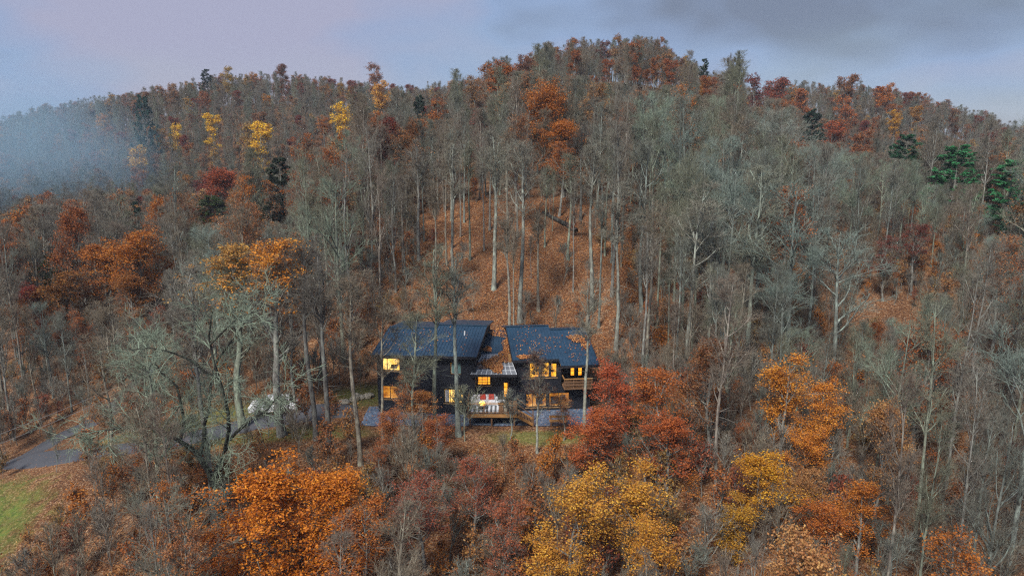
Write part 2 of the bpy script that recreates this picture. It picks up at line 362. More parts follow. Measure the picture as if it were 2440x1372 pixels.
def roof(T, u0, u1, v0, z0, v1, pitch, v2=None, sides=(-1, 1)):
    """one sloping sheet-metal roof with raised ribs; a shorter slope falls behind the ridge"""
    zr = z0 + pitch * (v1 - v0); th = .14; mb = MB(T)
    mb.hexa([(u0, v0, z0 - th), (u1, v0, z0 - th), (u1, v1, zr - th), (u0, v1, zr - th)], [(u0, v0, z0), (u1, v0, z0), (u1, v1, zr), (u0, v1, zr)])
    if v2:
        zb = zr - pitch * (v2 - v1); mb.hexa([(u0, v1 + .002, zr - th), (u1, v1 + .002, zr - th), (u1, v2, zb - th), (u0, v2, zb - th)], [(u0, v1 + .002, zr), (u1, v1 + .002, zr), (u1, v2, zb), (u0, v2, zb)])
    ro = mb.build('roof', M['roof'], house)
    n = int((u1 - u0) / .30); st = (u1 - u0) / n; rb = MB(T); hh = .045
    for i in range(n + 1):
        u = min(max(u0 + i * st, u0 + .02), u1 - .02)
        rb.hexa([(u - .022, v0 + .005, z0 + .002), (u + .022, v0 + .005, z0 + .002), (u + .022, v1 - .01, zr), (u - .022, v1 - .01, zr)], [(u - .014, v0 + .005, z0 + hh), (u + .014, v0 + .005, z0 + hh), (u + .014, v1 - .01, zr + hh), (u - .014, v1 - .01, zr + hh)])
    tag(rb.build('roof_ribs', M['roof'], ro), kind='stuff')
    MB(T).box((u0 - .02, v0 - .05, z0 - th - .1), (u1 + .02, v0 - .004, z0 - .01)).build('fascia', M['fascia'], ro)
    for u, s in ((u0, -1), (u1, 1)):
        if s not in sides: continue
        a_, b_ = (u - .045, u - .003) if s < 0 else (u + .003, u + .045)
        MB(T).hexa([(a_, v0, z0 - th - .08), (b_, v0, z0 - th - .08), (b_, v1, zr - th - .08), (a_, v1, zr - th - .08)], [(a_, v0, z0 + .01), (b_, v0, z0 + .01), (b_, v1, zr + .01), (a_, v1, zr + .01)]).build('verge_board', M['fascia'], ro)
    MB(T).beam((u0, v1, zr + .045), (u1, v1, zr + .045), .28, .03).build('ridge_cap', M['roof'], ro)
    return ro
# left wing
hL = [(.6, 4.15, 2.25, 5.36), (.42, 1.42, 2.05, 2.7), (6.9, 3.98, 7.95, 5.2), (6.3, 1.25, 8.05, 2.6)]
facade(TL, .1, 9.2, -.4, 5.72, .6, hL)
window(TL, hL[0], .6, 'room2', (1.05,), things=[(1.75, 4.85, 2.1, 5.1, 'pic2'), (1.2, 4.2, 1.8, 4.5, 'chair')])
window(TL, hL[1], .6, 'roomd', (1.25,), things=[(1.55, 1.5, 1.85, 2.3, 'plant')])
window(TL, hL[2], .6, 'room', (), sill=False); MB(TL).box((6.98, .72, 4.06), (7.87, .74, 5.12)).build('reflection_sheet', M['skyrefl'], house)  # added sheet behind the glass carries the painted sky reflection
window(TL, hL[3], .6, 'room2', (6.85,), things=[(7.2, 1.7, 7.45, 2.2, 'pic'), (7.55, 1.7, 7.8, 2.25, 'pic'), (7.0, 1.3, 7.9, 1.55, 'chair')])
MB(TL).box((6.38, .72, 1.33), (6.75, .74, 2.5)).build('curtain', M['cush'], house)
mb = MB(TL)
for u in (.1, 9.2): mb.poly([(u, .6, -.4), (u, 11, -.4), (u, 11, 5.9), (u, 6.3, 6.55), (u, .6, 5.72)])
mb.poly([(.1, 11, -.4), (9.2, 11, -.4), (9.2, 11, 5.9), (.1, 11, 5.9)]); mb.build('wall', M['wall'], house)
roof(TL, -.2, 4.55, 0, 5.84, 6.3, .143, 11.6); roof(TL, 4.62, 9.45, .0, 5.93, 6.9, .147, 11.8)
MB(TL).tube([(7.6, 4.6, 6.4), (7.6, 4.6, 7.0)], .07, 8).build('vent_pipe', M['white'], house)
# right wing
hR1 = [(1.55, 3.36, 3.43, 4.82), (3.55, 3.36, 4.14, 4.72)]
facade(TR, .3, 4.55, 2.5, 5.2, .5, hR1)
window(TR, hR1[0], .5, 'room', (), things=[(1.9, 3.4, 2.35, 4.1, 'plant'), (2.55, 3.4, 2.95, 4.0, 'plant'), (2.95, 3.95, 3.2, 4.25, 'pic2'), (2.3, 4.45, 2.7, 4.75, 'plant')])
window(TR, hR1[1], .5, 'room', (), things=[(3.65, 3.45, 4.05, 3.85, 'lamp')])
hR2 = [(1.24, .5, 3.2, 1.86), (3.4, .46, 5.35, 1.86)]
facade(TR, .3, 7.3, -.4, 2.5, .5, hR2)
window(TR, hR2[0], .5, 'roomd', (1.9, 2.5), things=[(1.3, .6, 1.65, 1.5, 'plant'), (2.3, .55, 2.9, 1.1, 'chair'), (2.7, .9, 3.1, 1.6, 'plant')])
window(TR, hR2[1], .5, 'roomd', (4.3,), things=[(3.7, .55, 4.4, 1.2, 'chair'), (4.6, .9, 5.1, 1.3, 'chair')])
hR3 = [(5.58, 3.0, 6.04, 3.96), (6.3, 3.0, 6.76, 3.96)]
facade(TR, 4.55, 7.3, 2.5, 5.0, 1.6, hR3)
window(TR, hR3[0], 1.6, 'room', (), sill=False, bars=(3.55,)); window(TR, hR3[1], 1.6, 'room', (), sill=False, bars=(3.5,))
mb = MB(TR)
mb.poly([(.3, .5, -.4), (.3, 11, -.4), (.3, 11, 5.4), (.3, 6, 6.55), (.3, .5, 5.2)]); mb.poly([(7.3, .5, -.4), (7.3, 11, -.4), (7.3, 11, 5.2), (7.3, 5, 6.3), (7.3, 1.6, 5.4), (7.3, 1.6, 2.5), (7.3, .5, 2.5)])
mb.poly([(4.55, .5, 2.5), (4.55, 1.6, 2.5), (4.55, 1.6, 5.4), (4.55, .5, 5.2)]); mb.poly([(.3, 11, -.4), (7.3, 11, -.4), (7.3, 11, 5.2), (.3, 11, 5.2)])
mb.poly([(4.55, .5, 2.5), (7.3, .5, 2.5), (7.3, 1.6, 2.5), (4.55, 1.6, 2.5)]); mb.build('wall', M['wall'], house)
roof(TR, -.05, 4.19, 0, 5.3, 6.2, .238, 11.6, (-1,)); roof(TR, 4.192, 7.7, -1.2, 5.3 - 1.2 * .238, 5.4, .238, 11.4, (1,))
# balcony of the right wing
bal = MB(TR).box((4.62, -.65, 2.52), (7.25, 1.59, 2.62)).build('balcony', M['wood'], house)
for z in (3.52, 3.2, 2.92): MB(TR).box((4.62, -.66, z - .03 if z < 3.5 else z - .04), (7.25, -.6, z + .05)).build('balcony_rail', M['wood2'] if z > 3.5 else M['wood'], bal)
for u in (4.66, 5.5, 6.35, 7.2): MB(TR).box((u - .045, -.6, 2.62), (u + .045, -.52, 3.56)).build('baluster_post', M['wood'], bal)
for k in range(22): MB(TR).box((4.75 + k * .112, -.59, 2.64), (4.79 + k * .112, -.565, 3.46)).build('baluster', M['wood'], bal)
MB(TR).box((4.60, -.6, 3.48), (4.68, .5, 3.56)).build('balcony_rail', M['wood2'], bal)
# centre between the wings
hC = [(-3.2, 2.78, -1.95, 3.62), (-.8, 1.42, -.36, 3.06), (-1.75, 2.9, -1.62, 3.5)]
facade(TC, -3.5, .42, -.3, 4.25, .9, hC)
window(TC, hC[0], .9, 'room', (-2.75, -2.25), bars=(3.05, 3.3)); window(TC, hC[1], .9, 'room', (), sill=False, bars=(2.1, 2.6)); window(TC, hC[2], .9, 'roomd', (), sill=False)
mb = MB(TC).hexa([(-3.0, 3.56, 4.72), (.1, 3.56, 4.72), (-.35, 9.5, 5.6), (-2.55, 9.5, 5.6)], [(-3.0, 3.56, 4.86), (.1, 3.56, 4.86), (-.35, 9.5, 5.74), (-2.55, 9.5, 5.74)])
for k in range(9):
    u = -2.75 + k * .3; mb.hexa([(u - .02, 3.57, 4.86), (u + .02, 3.57, 4.86), (u * .8 - .38, 9.4, 5.74), (u * .8 - .42, 9.4, 5.74)], [(u - .015, 3.57, 4.9), (u + .015, 3.57, 4.9), (u * .8 - .385, 9.4, 5.78), (u * .8 - .415, 9.4, 5.78)])
mb.build('roof', M['roof'], house)
can = MB(TC)
cz = lambda v: 4.16 + (v + .2) * .2; xl = lambda v: -3.72 + (v + .2) * .25; xr = lambda v: .42 - (v + .2) * .185
vr = [-.2, .55, 1.35, 2.2, 3.0, 3.5]; nc = 9
ptc = lambda i, v: (xl(v) + (xr(v) - xl(v)) * i / nc, v, cz(v))
for v in vr: can.beam(ptc(0, v), ptc(nc, v), .06, .07)
for i in range(nc + 1): can.beam(tuple(np.add(ptc(i, -.2), (0, 0, .012))), tuple(np.add(ptc(i, 3.5), (0, 0, .012))), .05, .07)
cano = can.build('glass_canopy', M['white'], house)
for j in range(len(vr) - 1):
    for i in range(nc):
        e_ = .012; A, B, C_, D = ptc(i, vr[j]), ptc(i + 1, vr[j]), ptc(i + 1, vr[j + 1]), ptc(i, vr[j + 1])
        MB(TC).hexa([A, B, C_, D], [(p[0], p[1], p[2] + .014) for p in (A, B, C_, D)]).build('pane', M['canopy'], cano)
MB(TC).box((-3.75, -.3, 3.98), (.45, -.22, 4.2)).build('gutter', M['fascia'], cano)
MB(TC).box((-.35, 2.05, 4.62), (-.05, 2.6, 5.3)).build('chimney_box', M['wood2'], house)  # box stands in for a lit yellow canopy pane, glow put into its colour

# ------------------------------------------------------------------ deck in front of the centre
deck = empty('timber_deck', (-1.75, -1, .1)); DL = deck.location; TD = lambda x, y, z: (x - DL.x, y - DL.y, z - DL.z)
tag(deck, 'raised brown timber deck with railing and side stairs below the glass canopy', 'deck')
dz = 1.32; x0, x1, y0, y1 = -3.95, .42, -2.5, .85
for k in range(24):
    ya = y0 + k * (y1 - y0) / 24; MB(TD).box((x0, ya + .004, dz - .04), (x1, ya + (y1 - y0) / 24 - .004, dz)).build('deck_board', M['wood'], deck)
MB(TD).box((x0 - .03, y0 - .05, dz - .30), (x1 + .03, y0 - .003, dz - .0)).build('rim_joist', M['wood2'], deck)
for x in (x0 - .04, x1 + .004): MB(TD).box((x, y0, dz - .3), (x + .036, y1, dz)).build('rim_joist', M['wood'], deck)
for x in (-3.7, -1.8, .2):
    for y in (y0 + .15, y1 - .3): MB(TD).box((x - .07, y - .07, H(x, y) - .3), (x + .07, y + .07, dz - .3)).build('support_post', M['wood'], deck)
for x in (x0 + .05, -2.45, -.95, x1 - .05): MB(TD).box((x - .05, y0 + .0, dz), (x + .05, y0 + .1, dz + .98)).build('railing_post', M['wood'], deck)
for z, h_ in ((.93, .1), (.12, .08)): MB(TD).box((x0, y0 - .02, dz + z), (x1, y0 + .12, dz + z + .05)).build('railing', M['wood2'] if z > .5 else M['wood'], deck)
for z in (.93, .12): MB(TD).box((x0 - .02, y0 + .13, dz + z), (x0 + .1, y1, dz + z + .05)).build('railing', M['wood'], deck)
for k in range(5): MB(TD).box((x1 + .06 + k * .27, y0 + .12, dz - .25 - k * .21), (x1 + .36 + k * .27, y0 + 1.35, dz - .21 - k * .21)).build('stair_tread', M['wood'], deck)
for y in (y0 + .05, y0 + 1.4):
    MB(TD).beam((x1 + .05, y, dz - .22), (x1 + 1.5, y, .28), .06, .24).build('stair_stringer', M['wood2'], deck)
    MB(TD).beam((x1 + .02, y, dz + .95), (x1 + 1.5, y, 1.1), .07, .07).build('stair_handrail', M['wood'], deck)
    MB(TD).box((x1 + 1.42, y - .045, .1), (x1 + 1.51, y + .045, 1.12)).build('railing_post', M['wood'], deck)
# on the deck
sofa = empty('outdoor_sofa', (-2.5, -.2, dz)); tag(sofa, 'white outdoor sofa with red pillows on the timber deck', 'sofa')
MB().box((-1, -.35, .08), (1, .4, .32)).build('base', M['white'], sofa, .03); 
for k in range(3): MB().box((-.98 + k * .66, -.38, .325), (-.34 + k * .66, .2, .48)).build('seat_cushion', M['cush'], sofa, .04)
MB().box((-1, .22, .33), (1, .42, .85)).build('backrest', M['cush'], sofa, .04)
for s in (-1, 1): MB().box((s * 1.1 - .1, -.36, .05), (s * 1.1 + .1, .42, .66)).build('arm', M['white'], sofa, .04)
for x in (-.15, .62): MB().hexa([(x - .26, .0, .49), (x + .26, .0, .49), (x + .26, .12, .49), (x - .26, .12, .49)], [(x - .24, .1, .95), (x + .24, .1, .95), (x + .24, .21, .95), (x - .24, .21, .95)]).build('pillow', M['red'], sofa, .04)
fp = empty('fire_bowl', (-2.7, -1.3, dz)); tag(fp, 'round stone fire bowl with a burning orange flame on the deck', 'fire bowl')
MB().tube([(0, 0, .03), (0, 0, .1), (0, 0, .35), (0, 0, .42)], [.3, .22, .42, .44], 14).build('bowl', M['conc'], fp)
fl = MB(); rr = random.Random(2)
for k in range(9):
    a = rr.uniform(0, 6.3); q = rr.uniform(0, .2); x, y = q * math.cos(a), q * math.sin(a); h_ = rr.uniform(.25, .5)
    fl.tube([(x, y, .38), (x * 1.1, y * 1.1, .38 + h_ * .35), (x * .8 + .03, y * .8, .38 + h_ * .75), (x * .7, y * .7, .38 + h_)], [.06, .11, .06, .008], 6)
fl.build('flame', M['fire'], fp, smooth=True)
rug = empty('striped_rug', (-2.5, -1.35, dz + .004)); tag(rug, 'grey and white striped rug lying on the deck under the fire bowl', 'rug')
for k in range(14): MB().box((-1.3 + k * .186, -.95, 0), (-1.3 + k * .186 + .184, .85, .012)).build('stripe', M['white'] if k % 2 else M['conc'], rug)
tbl = empty('side_table', (-.95, -.35, dz)); tag(tbl, 'small white side table beside the outdoor sofa on the deck', 'table')
MB().box((-.4, -.28, .4), (.4, .28, .45)).build('top', M['white'], tbl)
for sx in (-.33, .33):
    for sy in (-.22, .22): MB().box((sx - .025, sy - .025, 0), (sx + .025, sy + .025, .4)).build('leg', M['white'], tbl)
pot = empty('stoneware_planter', (-.55, -1.9, dz)); tag(pot, 'pale planter with a dry shrub standing behind the deck railing', 'planter')
MB().tube([(0, 0, 0), (0, 0, .3), (0, 0, .52), (0, 0, .5)], [.16, .24, .27, .2], 12).build('pot', M['stone'], pot)
rr = random.Random(8); q = MB()
for k in range(26):
    a = rr.uniform(0, 6.3); r_ = rr.uniform(.1, .5); q.tube([(0, 0, .45), (r_ * .4 * math.cos(a), r_ * .4 * math.sin(a), .8), (r_ * math.cos(a), r_ * math.sin(a), rr.uniform(.9, 1.35))], [.012, .01, .006], 4)
q.build('shrub', M['sill'], pot)
bench = empty('timber_bench', (4.1, -2.2, H(4.1, -2.2))); tag(bench, 'golden timber bench of two thick planks at the edge of the gravel patio', 'bench')
MB().box((-.8, -.22, .42), (.8, .02, .5)).build('seat_plank', M['wood2'], bench, .01); MB().box((-.8, .04, .42), (.8, .26, .5)).build('seat_plank', M['wood2'], bench, .01)
MB().box((-.8, .3, .6), (.8, .36, .84)).build('backrest', M['wood2'], bench, .01)
for x in (-.65, .65):
    MB().box((x - .06, -.2, -.1), (x + .06, .28, .42)).build('leg', M['wood'], bench); MB().box((x - .05, .28, .42), (x + .05, .3, .84)).build('back_support', M['wood'], bench)

# ------------------------------------------------------------------ car on the drive
def car():
    cx, cy = -22.4, 2.0; c = empty('parked_car', (cx, cy, H(cx, cy) + .10), R(8)); tag(c, 'white car parked on the driveway behind tall grey trunks', 'car')
    cp = simple('white_car_paint', (.72, .73, .74), .25, var=(.66, .67, .68)); dk = simple('dark_car_glass', (.015, .018, .02), .08); ty = simple('black_tyre', (.02, .02, .02), .85); rim = simple('alloy_rim', (.4, .4, .42), .3, .8)
    prof = [(-2.15, .35), (-2.2, .7), (-2.1, .95), (-1.2, 1.05), (1.9, 1.02), (2.15, .9), (2.2, .5), (2.1, .35)]
    bm_ = MB(); bm_.hexa([(x, -.9, z) for x, z in prof], [(x, .9, z) for x, z in prof]); bm_.build('body', cp, c, .06, True)
    gh = [(-1.25, 1.03), (-.55, 1.55), (1.35, 1.58), (1.95, 1.03)]
    cab = MB(); cab.hexa([(x, -.82 + (z - 1) * .22, z) for x, z in gh], [(x, .82 - (z - 1) * .22, z) for x, z in gh]); cab.build('cabin', cp, c, .05, True)
    for s in (-1, 1):
        for a, b_ in ((-1.0, .1), (.18, 1.0), (1.07, 1.6)):
            y_ = lambda z: s * (.835 - (z - 1) * .22)
            i0 = a + (.42 if a < -.5 else 0); i1 = b_ - (.2 if b_ > 1.5 else 0)
            MB().poly([(a, y_(1.08), 1.08), (b_, y_(1.08), 1.08), (i1, y_(1.46), 1.46), (i0, y_(1.46), 1.46)]).build('side_window', dk, c)
        for x in (-1.35, 1.35):
            tw = MB().tube([(x, s * .72, .33), (x, s * .93, .33)], .33, 18).build('wheel', ty, c); MB().tube([(x, s * .935, .33), (x, s * .95, .33)], .2, 12).build('rim', rim, tw)
        MB().box((-2.21, s * .62 - .17, .68), (-2.1, s * .62 + .17, .84)).build('headlight', M['white'], c, .02)
        MB().box((2.13, s * .66 - .14, .7), (2.215, s * .66 + .14, .9)).build('taillight', M['red'], c, .02)
        MB().box((-.85, s * .98 - .08, .98), (-.68, s * .98 + .08, 1.1)).build('mirror', cp, c, .02)
    MB().poly([(-1.22, -.72, 1.09), (-1.22, .72, 1.09), (-.66, .62, 1.5), (-.66, -.62, 1.5)]).build('windscreen', dk, c); MB().poly([(1.93, -.72, 1.1), (1.93, .72, 1.1), (1.48, .62, 1.5), (1.48, -.62, 1.5)]).build('rear_window', dk, c)
car()
# ------------------------------------------------------------------ boulders by the end of the drive
rr = random.Random(11)
for k in range(11):
    x = -16.6 + rr.uniform(0, 3.0); y = 3.3 + (x + 16.4) * .75 + rr.uniform(-.35, .35); s = rr.uniform(.28, .55)
    bm = bmesh.new(); bmesh.ops.create_icosphere(bm, subdivisions=2, radius=1)
    sx, sy, sz = s * rr.uniform(.8, 1.3), s * rr.uniform(.8, 1.2), s * rr.uniform(.55, .9); ph = [rr.uniform(0, 6) for _ in range(4)]
    for v in bm.verts:
        q = v.co; d = 1 + .16 * math.sin(3 * q.x + ph[0]) * math.sin(2.6 * q.y + ph[1]) + .12 * math.sin(4 * q.z + ph[2] + 2 * q.x) + rr.uniform(-.05, .05)
        v.co = Vector((q.x * sx, q.y * sy, q.z * sz)) * d
    me = bpy.data.meshes.new('boulder'); bm.to_mesh(me); bm.free()
    o = link_obj('boulder', me, M['stone']); o.location = (x, y, H(x, y) + sz * .35); o.rotation_euler = (0, 0, rr.uniform(0, 6))
    tag(o, 'pale boulder in the row edging the drive by the house', 'boulder', 'boulders edging the drive')

# ------------------------------------------------------------------ pale outbuilding down in the left valley
sx, sy = -81.5, 100; sz = H(sx, sy)
shed = empty('outbuilding', (sx, sy, sz), R(4)); tag(shed, 'small pale roofed outbuilding half hidden by trees in the valley', 'outbuilding')
wl = simple('grey_shed_wall', (.3, .3, .32), .8, var=(.22, .22, .24)); rfm = simple('pale_metal_roof', (.68, .72, .76), .5, var=(.55, .58, .62))
MB().hexa([(-3.4, -2, -1), (3.4, -2, -1), (3.4, 2, -1), (-3.4, 2, -1)], [(-3.4, -2, 2.6), (3.4, -2, 2.6), (3.4, 2, 2.6), (-3.4, 2, 2.6)]).build('wall', wl, shed)
for s in (-1, 1): MB().hexa([(-3.7, s * 2.4, 2.5), (3.7, s * 2.4, 2.5), (3.7, 0, 3.9), (-3.7, 0, 3.9)], [(-3.7, s * 2.4, 2.6), (3.7, s * 2.4, 2.6), (3.7, 0, 4.0), (-3.7, 0, 4.0)]).build('roof', rfm, shed)
for x in (-3.38, 3.38): MB().poly([(x, -2, 2.6), (x, 2, 2.6), (x, 0, 3.85)]).build('gable', wl, shed)
MB().box((-.5, -2.04, 0), (.5, -2.003, 2.1)).build('door', M['frame'], shed)
for x in (-2.2, 2.2): MB().box((x - .5, -2.04, 1), (x + .5, -2.003, 2)).build('window', M['frame'], shed)

# ------------------------------------------------------------------ utility pole and wires
px_, py_, pz_ = atY(548, 800, 24); gz = H(px_, 24)
pole = empty('utility_pole', (px_, 24, gz)); tag(pole, 'grey utility pole with white transformer among trees beyond the driveway', 'utility pole')
hp = pz_ - gz + .5
MB().tube([(0, 0, -.5), (0, 0, hp)], [.17, .12], 10).build('pole', M['conc'], pole); MB().box((-1.0, -.06, hp - .55), (1.0, .06, hp - .42)).build('crossarm', M['wood'], pole)
MB().tube([(.36, -.1, hp - 1.7), (.36, -.1, hp - 1.62), (.36, -.1, hp - .95), (.36, -.1, hp - .9)], [.2, .24, .24, .18], 12).build('transformer', M['white'], pole)
for x in (-.9, .9): MB().tube([(x, 0, hp - .42), (x, 0, hp - .25)], [.05, .04], 8).build('insulator', M['white'], pole)
mw = simple('grey_cable', (.25, .24, .23), .6)
for k, (q0, q1) in enumerate((((548, 800), (-60, 1056)), ((553, 815), (-60, 1080)))):
    A = Vector((px_ + (-.9, .9)[k], 24, gz + hp - .28)); B = Vector(atY(q1[0], q1[1], -6)); pts = []
    for i in range(25): s = i / 24; p = A.lerp(B, s); p.z -= 1.2 * 4 * s * (1 - s) * .5; pts.append(p)
    B2 = B + (B - A) * .6; pts.append(B2)
    tag(MB().tube(pts, .022, 5).build('overhead_wire', mw), 'thin overhead wire running left from the utility pole', 'wire', 'overhead wires from the utility pole')
# ================================================================== TREES
def m_bark(name, dark, mid, lich, tint=True):
    m, t, b = mat(name); p = N(t, 'ShaderNodeTexCoord').outputs['Object']
    mpn = N(t, 'ShaderNodeMapping'); mpn.inputs['Scale'].default_value = (2.2, 2.2, .55); L(t, p, mpn.inputs[0])
    n = noise(t, mpn.outputs[0], 2.0, 5, .7)
    c = ramp(t, n, [(.3, dark), (.5, mid), (.68, lich)])
    if tint:
        oi = N(t, 'ShaderNodeObjectInfo'); c = mixc(t, 1.0, c, oi.outputs['Color'], 'MULTIPLY')
    L(t, c, b.inputs['Base Color']); b.inputs['Roughness'].default_value = .9; b.inputs['Specular IOR Level'].default_value = .2
    return m
MBARK = m_bark('grey_bark', (.06, .053, .047), (.20, .19, .168), (.36, .39, .33))
MTWIG = m_bark('twigs', (.085, .068, .05), (.18, .157, .127), (.285, .275, .22))
MDARK = m_bark('dark_lichened_bark', (.012, .010, .010), (.028, .024, .022), (.11, .12, .10))
MLTWIG = m_bark('lichened_twigs', (.12, .12, .10), (.21, .225, .19), (.32, .36, .30))
m, t, b = mat('autumn_leaves'); oi = N(t, 'ShaderNodeObjectInfo')
at_ = N(t, 'ShaderNodeAttribute', attribute_name='v')
c = mixc(t, 1.0, oi.outputs['Color'], ramp(t, at_.outputs['Fac'], [(0, (.34, .22, .18)), (.3, (.72, .6, .5)), (.65, (1.05, 1.05, 1.0)), (.9, (1.35, 1.6, 1.3)), (1, (1.5, 1.9, 2.2))]), 'MULTIPLY')
L(t, c, b.inputs['Base Color']); b.inputs['Roughness'].default_value = .7; b.inputs['Specular IOR Level'].default_value = .25
tl = N(t, 'ShaderNodeBsdfTranslucent'); L(t, c, tl.inputs[0]); ms = N(t, 'ShaderNodeMixShader'); ms.inputs[0].default_value = .28
L(t, b.outputs[0], ms.inputs[1]); L(t, tl.outputs[0], ms.inputs[2]); L(t, ms.outputs[0], t.nodes['Material Output'].inputs[0]); MLEAF = m

def unit(a): return a / np.maximum(np.linalg.norm(a, axis=-1, keepdims=True), 1e-9)
def tubes(P, Rr, n):
    """P [nb,k,3], Rr [nb,k] -> verts, quads of open tapered tubes"""
    nb, k, _ = P.shape
    T = np.empty_like(P); T[:, 1:-1] = P[:, 2:] - P[:, :-2]; T[:, 0] = P[:, 1] - P[:, 0]; T[:, -1] = P[:, -1] - P[:, -2]; T = unit(T)
    ref = np.where(np.abs(T[..., 2:3]) > .9, np.array([1., 0, 0]), np.array([0, 0, 1.]))
    A = unit(np.cross(T, ref)); B = np.cross(T, A)
    th = np.arange(n) * 2 * np.pi / n
    V = P[:, :, None, :] + Rr[:, :, None, None] * (A[:, :, None, :] * np.cos(th)[None, None, :, None] + B[:, :, None, :] * np.sin(th)[None, None, :, None])
    i = np.arange(nb * k * n).reshape(nb, k, n); j = np.roll(i, -1, 2)
    F = np.stack([i[:, :-1], j[:, :-1], j[:, 1:], i[:, 1:]], -1).reshape(-1, 4)
    return V.reshape(-1, 3), F
def join(parts):
    V = []; F = []; n = 0
    for v, f in parts: V.append(v); F.append(f + n); n += len(v)
    return np.concatenate(V), np.concatenate(F)
def children(rng, P, Rr, n, tmin, tmax, ang, lens, k, wob, up, rr, tip):
    """n side shoots on every polyline of P; lens: length as a function of (parent length, t)"""
    nb, K, _ = P.shape
    pi = np.repeat(np.arange(nb), n); t = rng.uniform(tmin, tmax, nb * n)
    f = t * (K - 1); i0 = np.minimum(f.astype(int), K - 2); fr = (f - i0)[:, None]
    base = P[pi, i0] * (1 - fr) + P[pi, i0 + 1] * fr; tan = unit(P[pi, i0 + 1] - P[pi, i0])
    rad = Rr[pi, i0] * (1 - fr[:, 0]) + Rr[pi, i0 + 1] * fr[:, 0]
    plen = np.linalg.norm(P[:, -1] - P[:, 0], axis=1)[pi]
    q = unit(np.cross(tan, rng.normal(size=tan.shape))); a = np.radians(rng.uniform(*ang, nb * n))[:, None]
    d = tan * np.cos(a) + q * np.sin(a); Ln = lens(plen, t) * rng.uniform(.7, 1.25, nb * n)
    Q = np.empty((nb * n, k, 3)); Q[:, 0] = base
    for s in range(1, k):
        d = unit(d + rng.normal(size=d.shape) * wob + np.array([0, 0, up])); Q[:, s] = Q[:, s - 1] + d * (Ln / (k - 1))[:, None]
    r0 = np.minimum(rad * .72, rr[0] * Ln + rr[1])
    RR = r0[:, None] * np.linspace(1, tip, k)[None]; RR = np.maximum(RR, rr[2])
    return Q, RR
def trunk_line(rng, Ht, k, wob, lean=(0, 0)):
    P = np.zeros((1, k, 3)); d = unit(np.array([lean[0], lean[1], 1.]))
    for s in range(1, k):
        d = unit(d + np.array([rng.normal() * wob, rng.normal() * wob, .06])); P[0, s] = P[0, s - 1] + d * Ht / (k - 1)
    P[0, :, 2] *= Ht / P[0, -1, 2]; q = np.linspace(0, 1, k)[:, None]; P[0, :, :2] -= q * P[0, -1:, :2] * .8
    return P
def crown_len(W, cb, lo=.35):
    # longer boughs in the lower-middle of the crown
    def f(pl, t):
        h = np.clip((t - cb) / (1 - cb), 0, 1); return W * (lo + (1 - lo) * np.sin(np.pi * np.clip(h * .78 + .22, 0, 1)))
    return f
def skeleton(seed, Ht, cb, W, n1, n2, n3, n4, r=.22, wob=.05, thin=1.0, lean=(0, 0), ang1=(22, 48), up1=.19, twig=.008):
    rng = np.random.default_rng(seed); K = 13
    T = trunk_line(rng, Ht, K, wob, lean); TR_ = (r * np.linspace(1, .12, K) ** .85)[None]; TR_[0, 0] *= 1.35
    A, AR = children(rng, T, TR_, n1, cb, .97, ang1, crown_len(W, cb), 7, .13, up1, (.019, .012, .02), .25)
    B, BR = children(rng, A, AR, n2, .18, .95, (24, 55), lambda p, t: p * (.60 - .3 * t), 5, .15, .11, (.012, .006, twig * 1.4), .35)
    parts_t = [tubes(T, TR_, 8), tubes(A, AR, 5)]
    parts_c = [tubes(B, BR, 3)]
    Cc, CR = children(rng, B, BR, n3, .15, 1.0, (22, 55), lambda p, t: p * (.60 - .25 * t) + .12, 4, .17, .10, (.010, .004, twig * 1.1), .5)
    parts_c.append(tubes(Cc, CR, 3)); ends = Cc
    if n4:
        D, DR = children(rng, Cc, CR, n4, .2, 1.0, (22, 60), lambda p, t: p * .55 + .12, 3, .2, .05, (.008, .003, twig), .6)
        parts_c.append(tubes(D, DR, 3)); ends = D
    # a few short dead snags on the bare stem
    S_, SR = children(rng, T, TR_, 5, min(.25, cb * .5), cb, (60, 95), lambda p, t: .06 * p, 4, .2, .02, (.012, .006, twig), .4); parts_t.append(tubes(S_, SR, 3))
    return rng, parts_t, parts_c, B, Cc, ends
def leaf_cards(rng, C, size, fold=.25, droop=.35, aspect=.62):
    n = len(C); s = size * rng.uniform(.6, 1.3, n)[:, None]
    d = unit(rng.normal(size=(n, 3)) + np.array([0, 0, -droop])); q = unit(np.cross(d, rng.normal(size=(n, 3)))); nrm = np.cross(d, q)
    V = np.stack([C - d * s * .5, C + q * s * .5 * aspect + nrm * s * fold * .3, C + d * s * .5, C - q * s * .5 * aspect + nrm * s * fold * .3], 1).reshape(-1, 3)
    F = np.arange(n * 4).reshape(n, 4); return V, F
def leaf_points(rng, P, n, spread, keep=None):
    nb, K, _ = P.shape; pi = rng.integers(0, nb, n) if keep is None else rng.choice(keep, n)
    t = rng.uniform(.2, 1.0, n) * (K - 1); i0 = np.minimum(t.astype(int), K - 2); f = (t - i0)[:, None]
    return P[pi, i0] * (1 - f) + P[pi, i0 + 1] * f + rng.normal(size=(n, 3)) * spread
def mesh_parts(name, pt, pc, leaves=None, mb_=None, mt_=None, vals=None):
    out = {}
    v, f = join(pt); out['trunk'] = np_mesh(name + '_trunk', v, f, True); out['trunk'].materials.append(mb_)
    v, f = join(pc); tw = np_mesh(name + '_twigs', v, f, False); tw.materials.append(mt_)
    if leaves is None: out['crown'] = tw
    else:
        out['branches'] = tw; lv, lf_ = leaves
        a = np.repeat(vals, 4); out['crown'] = np_mesh(name + '_leaves', lv, lf_, False, a); out['crown'].materials.append(MLEAF)
    return out
PROTO = {}
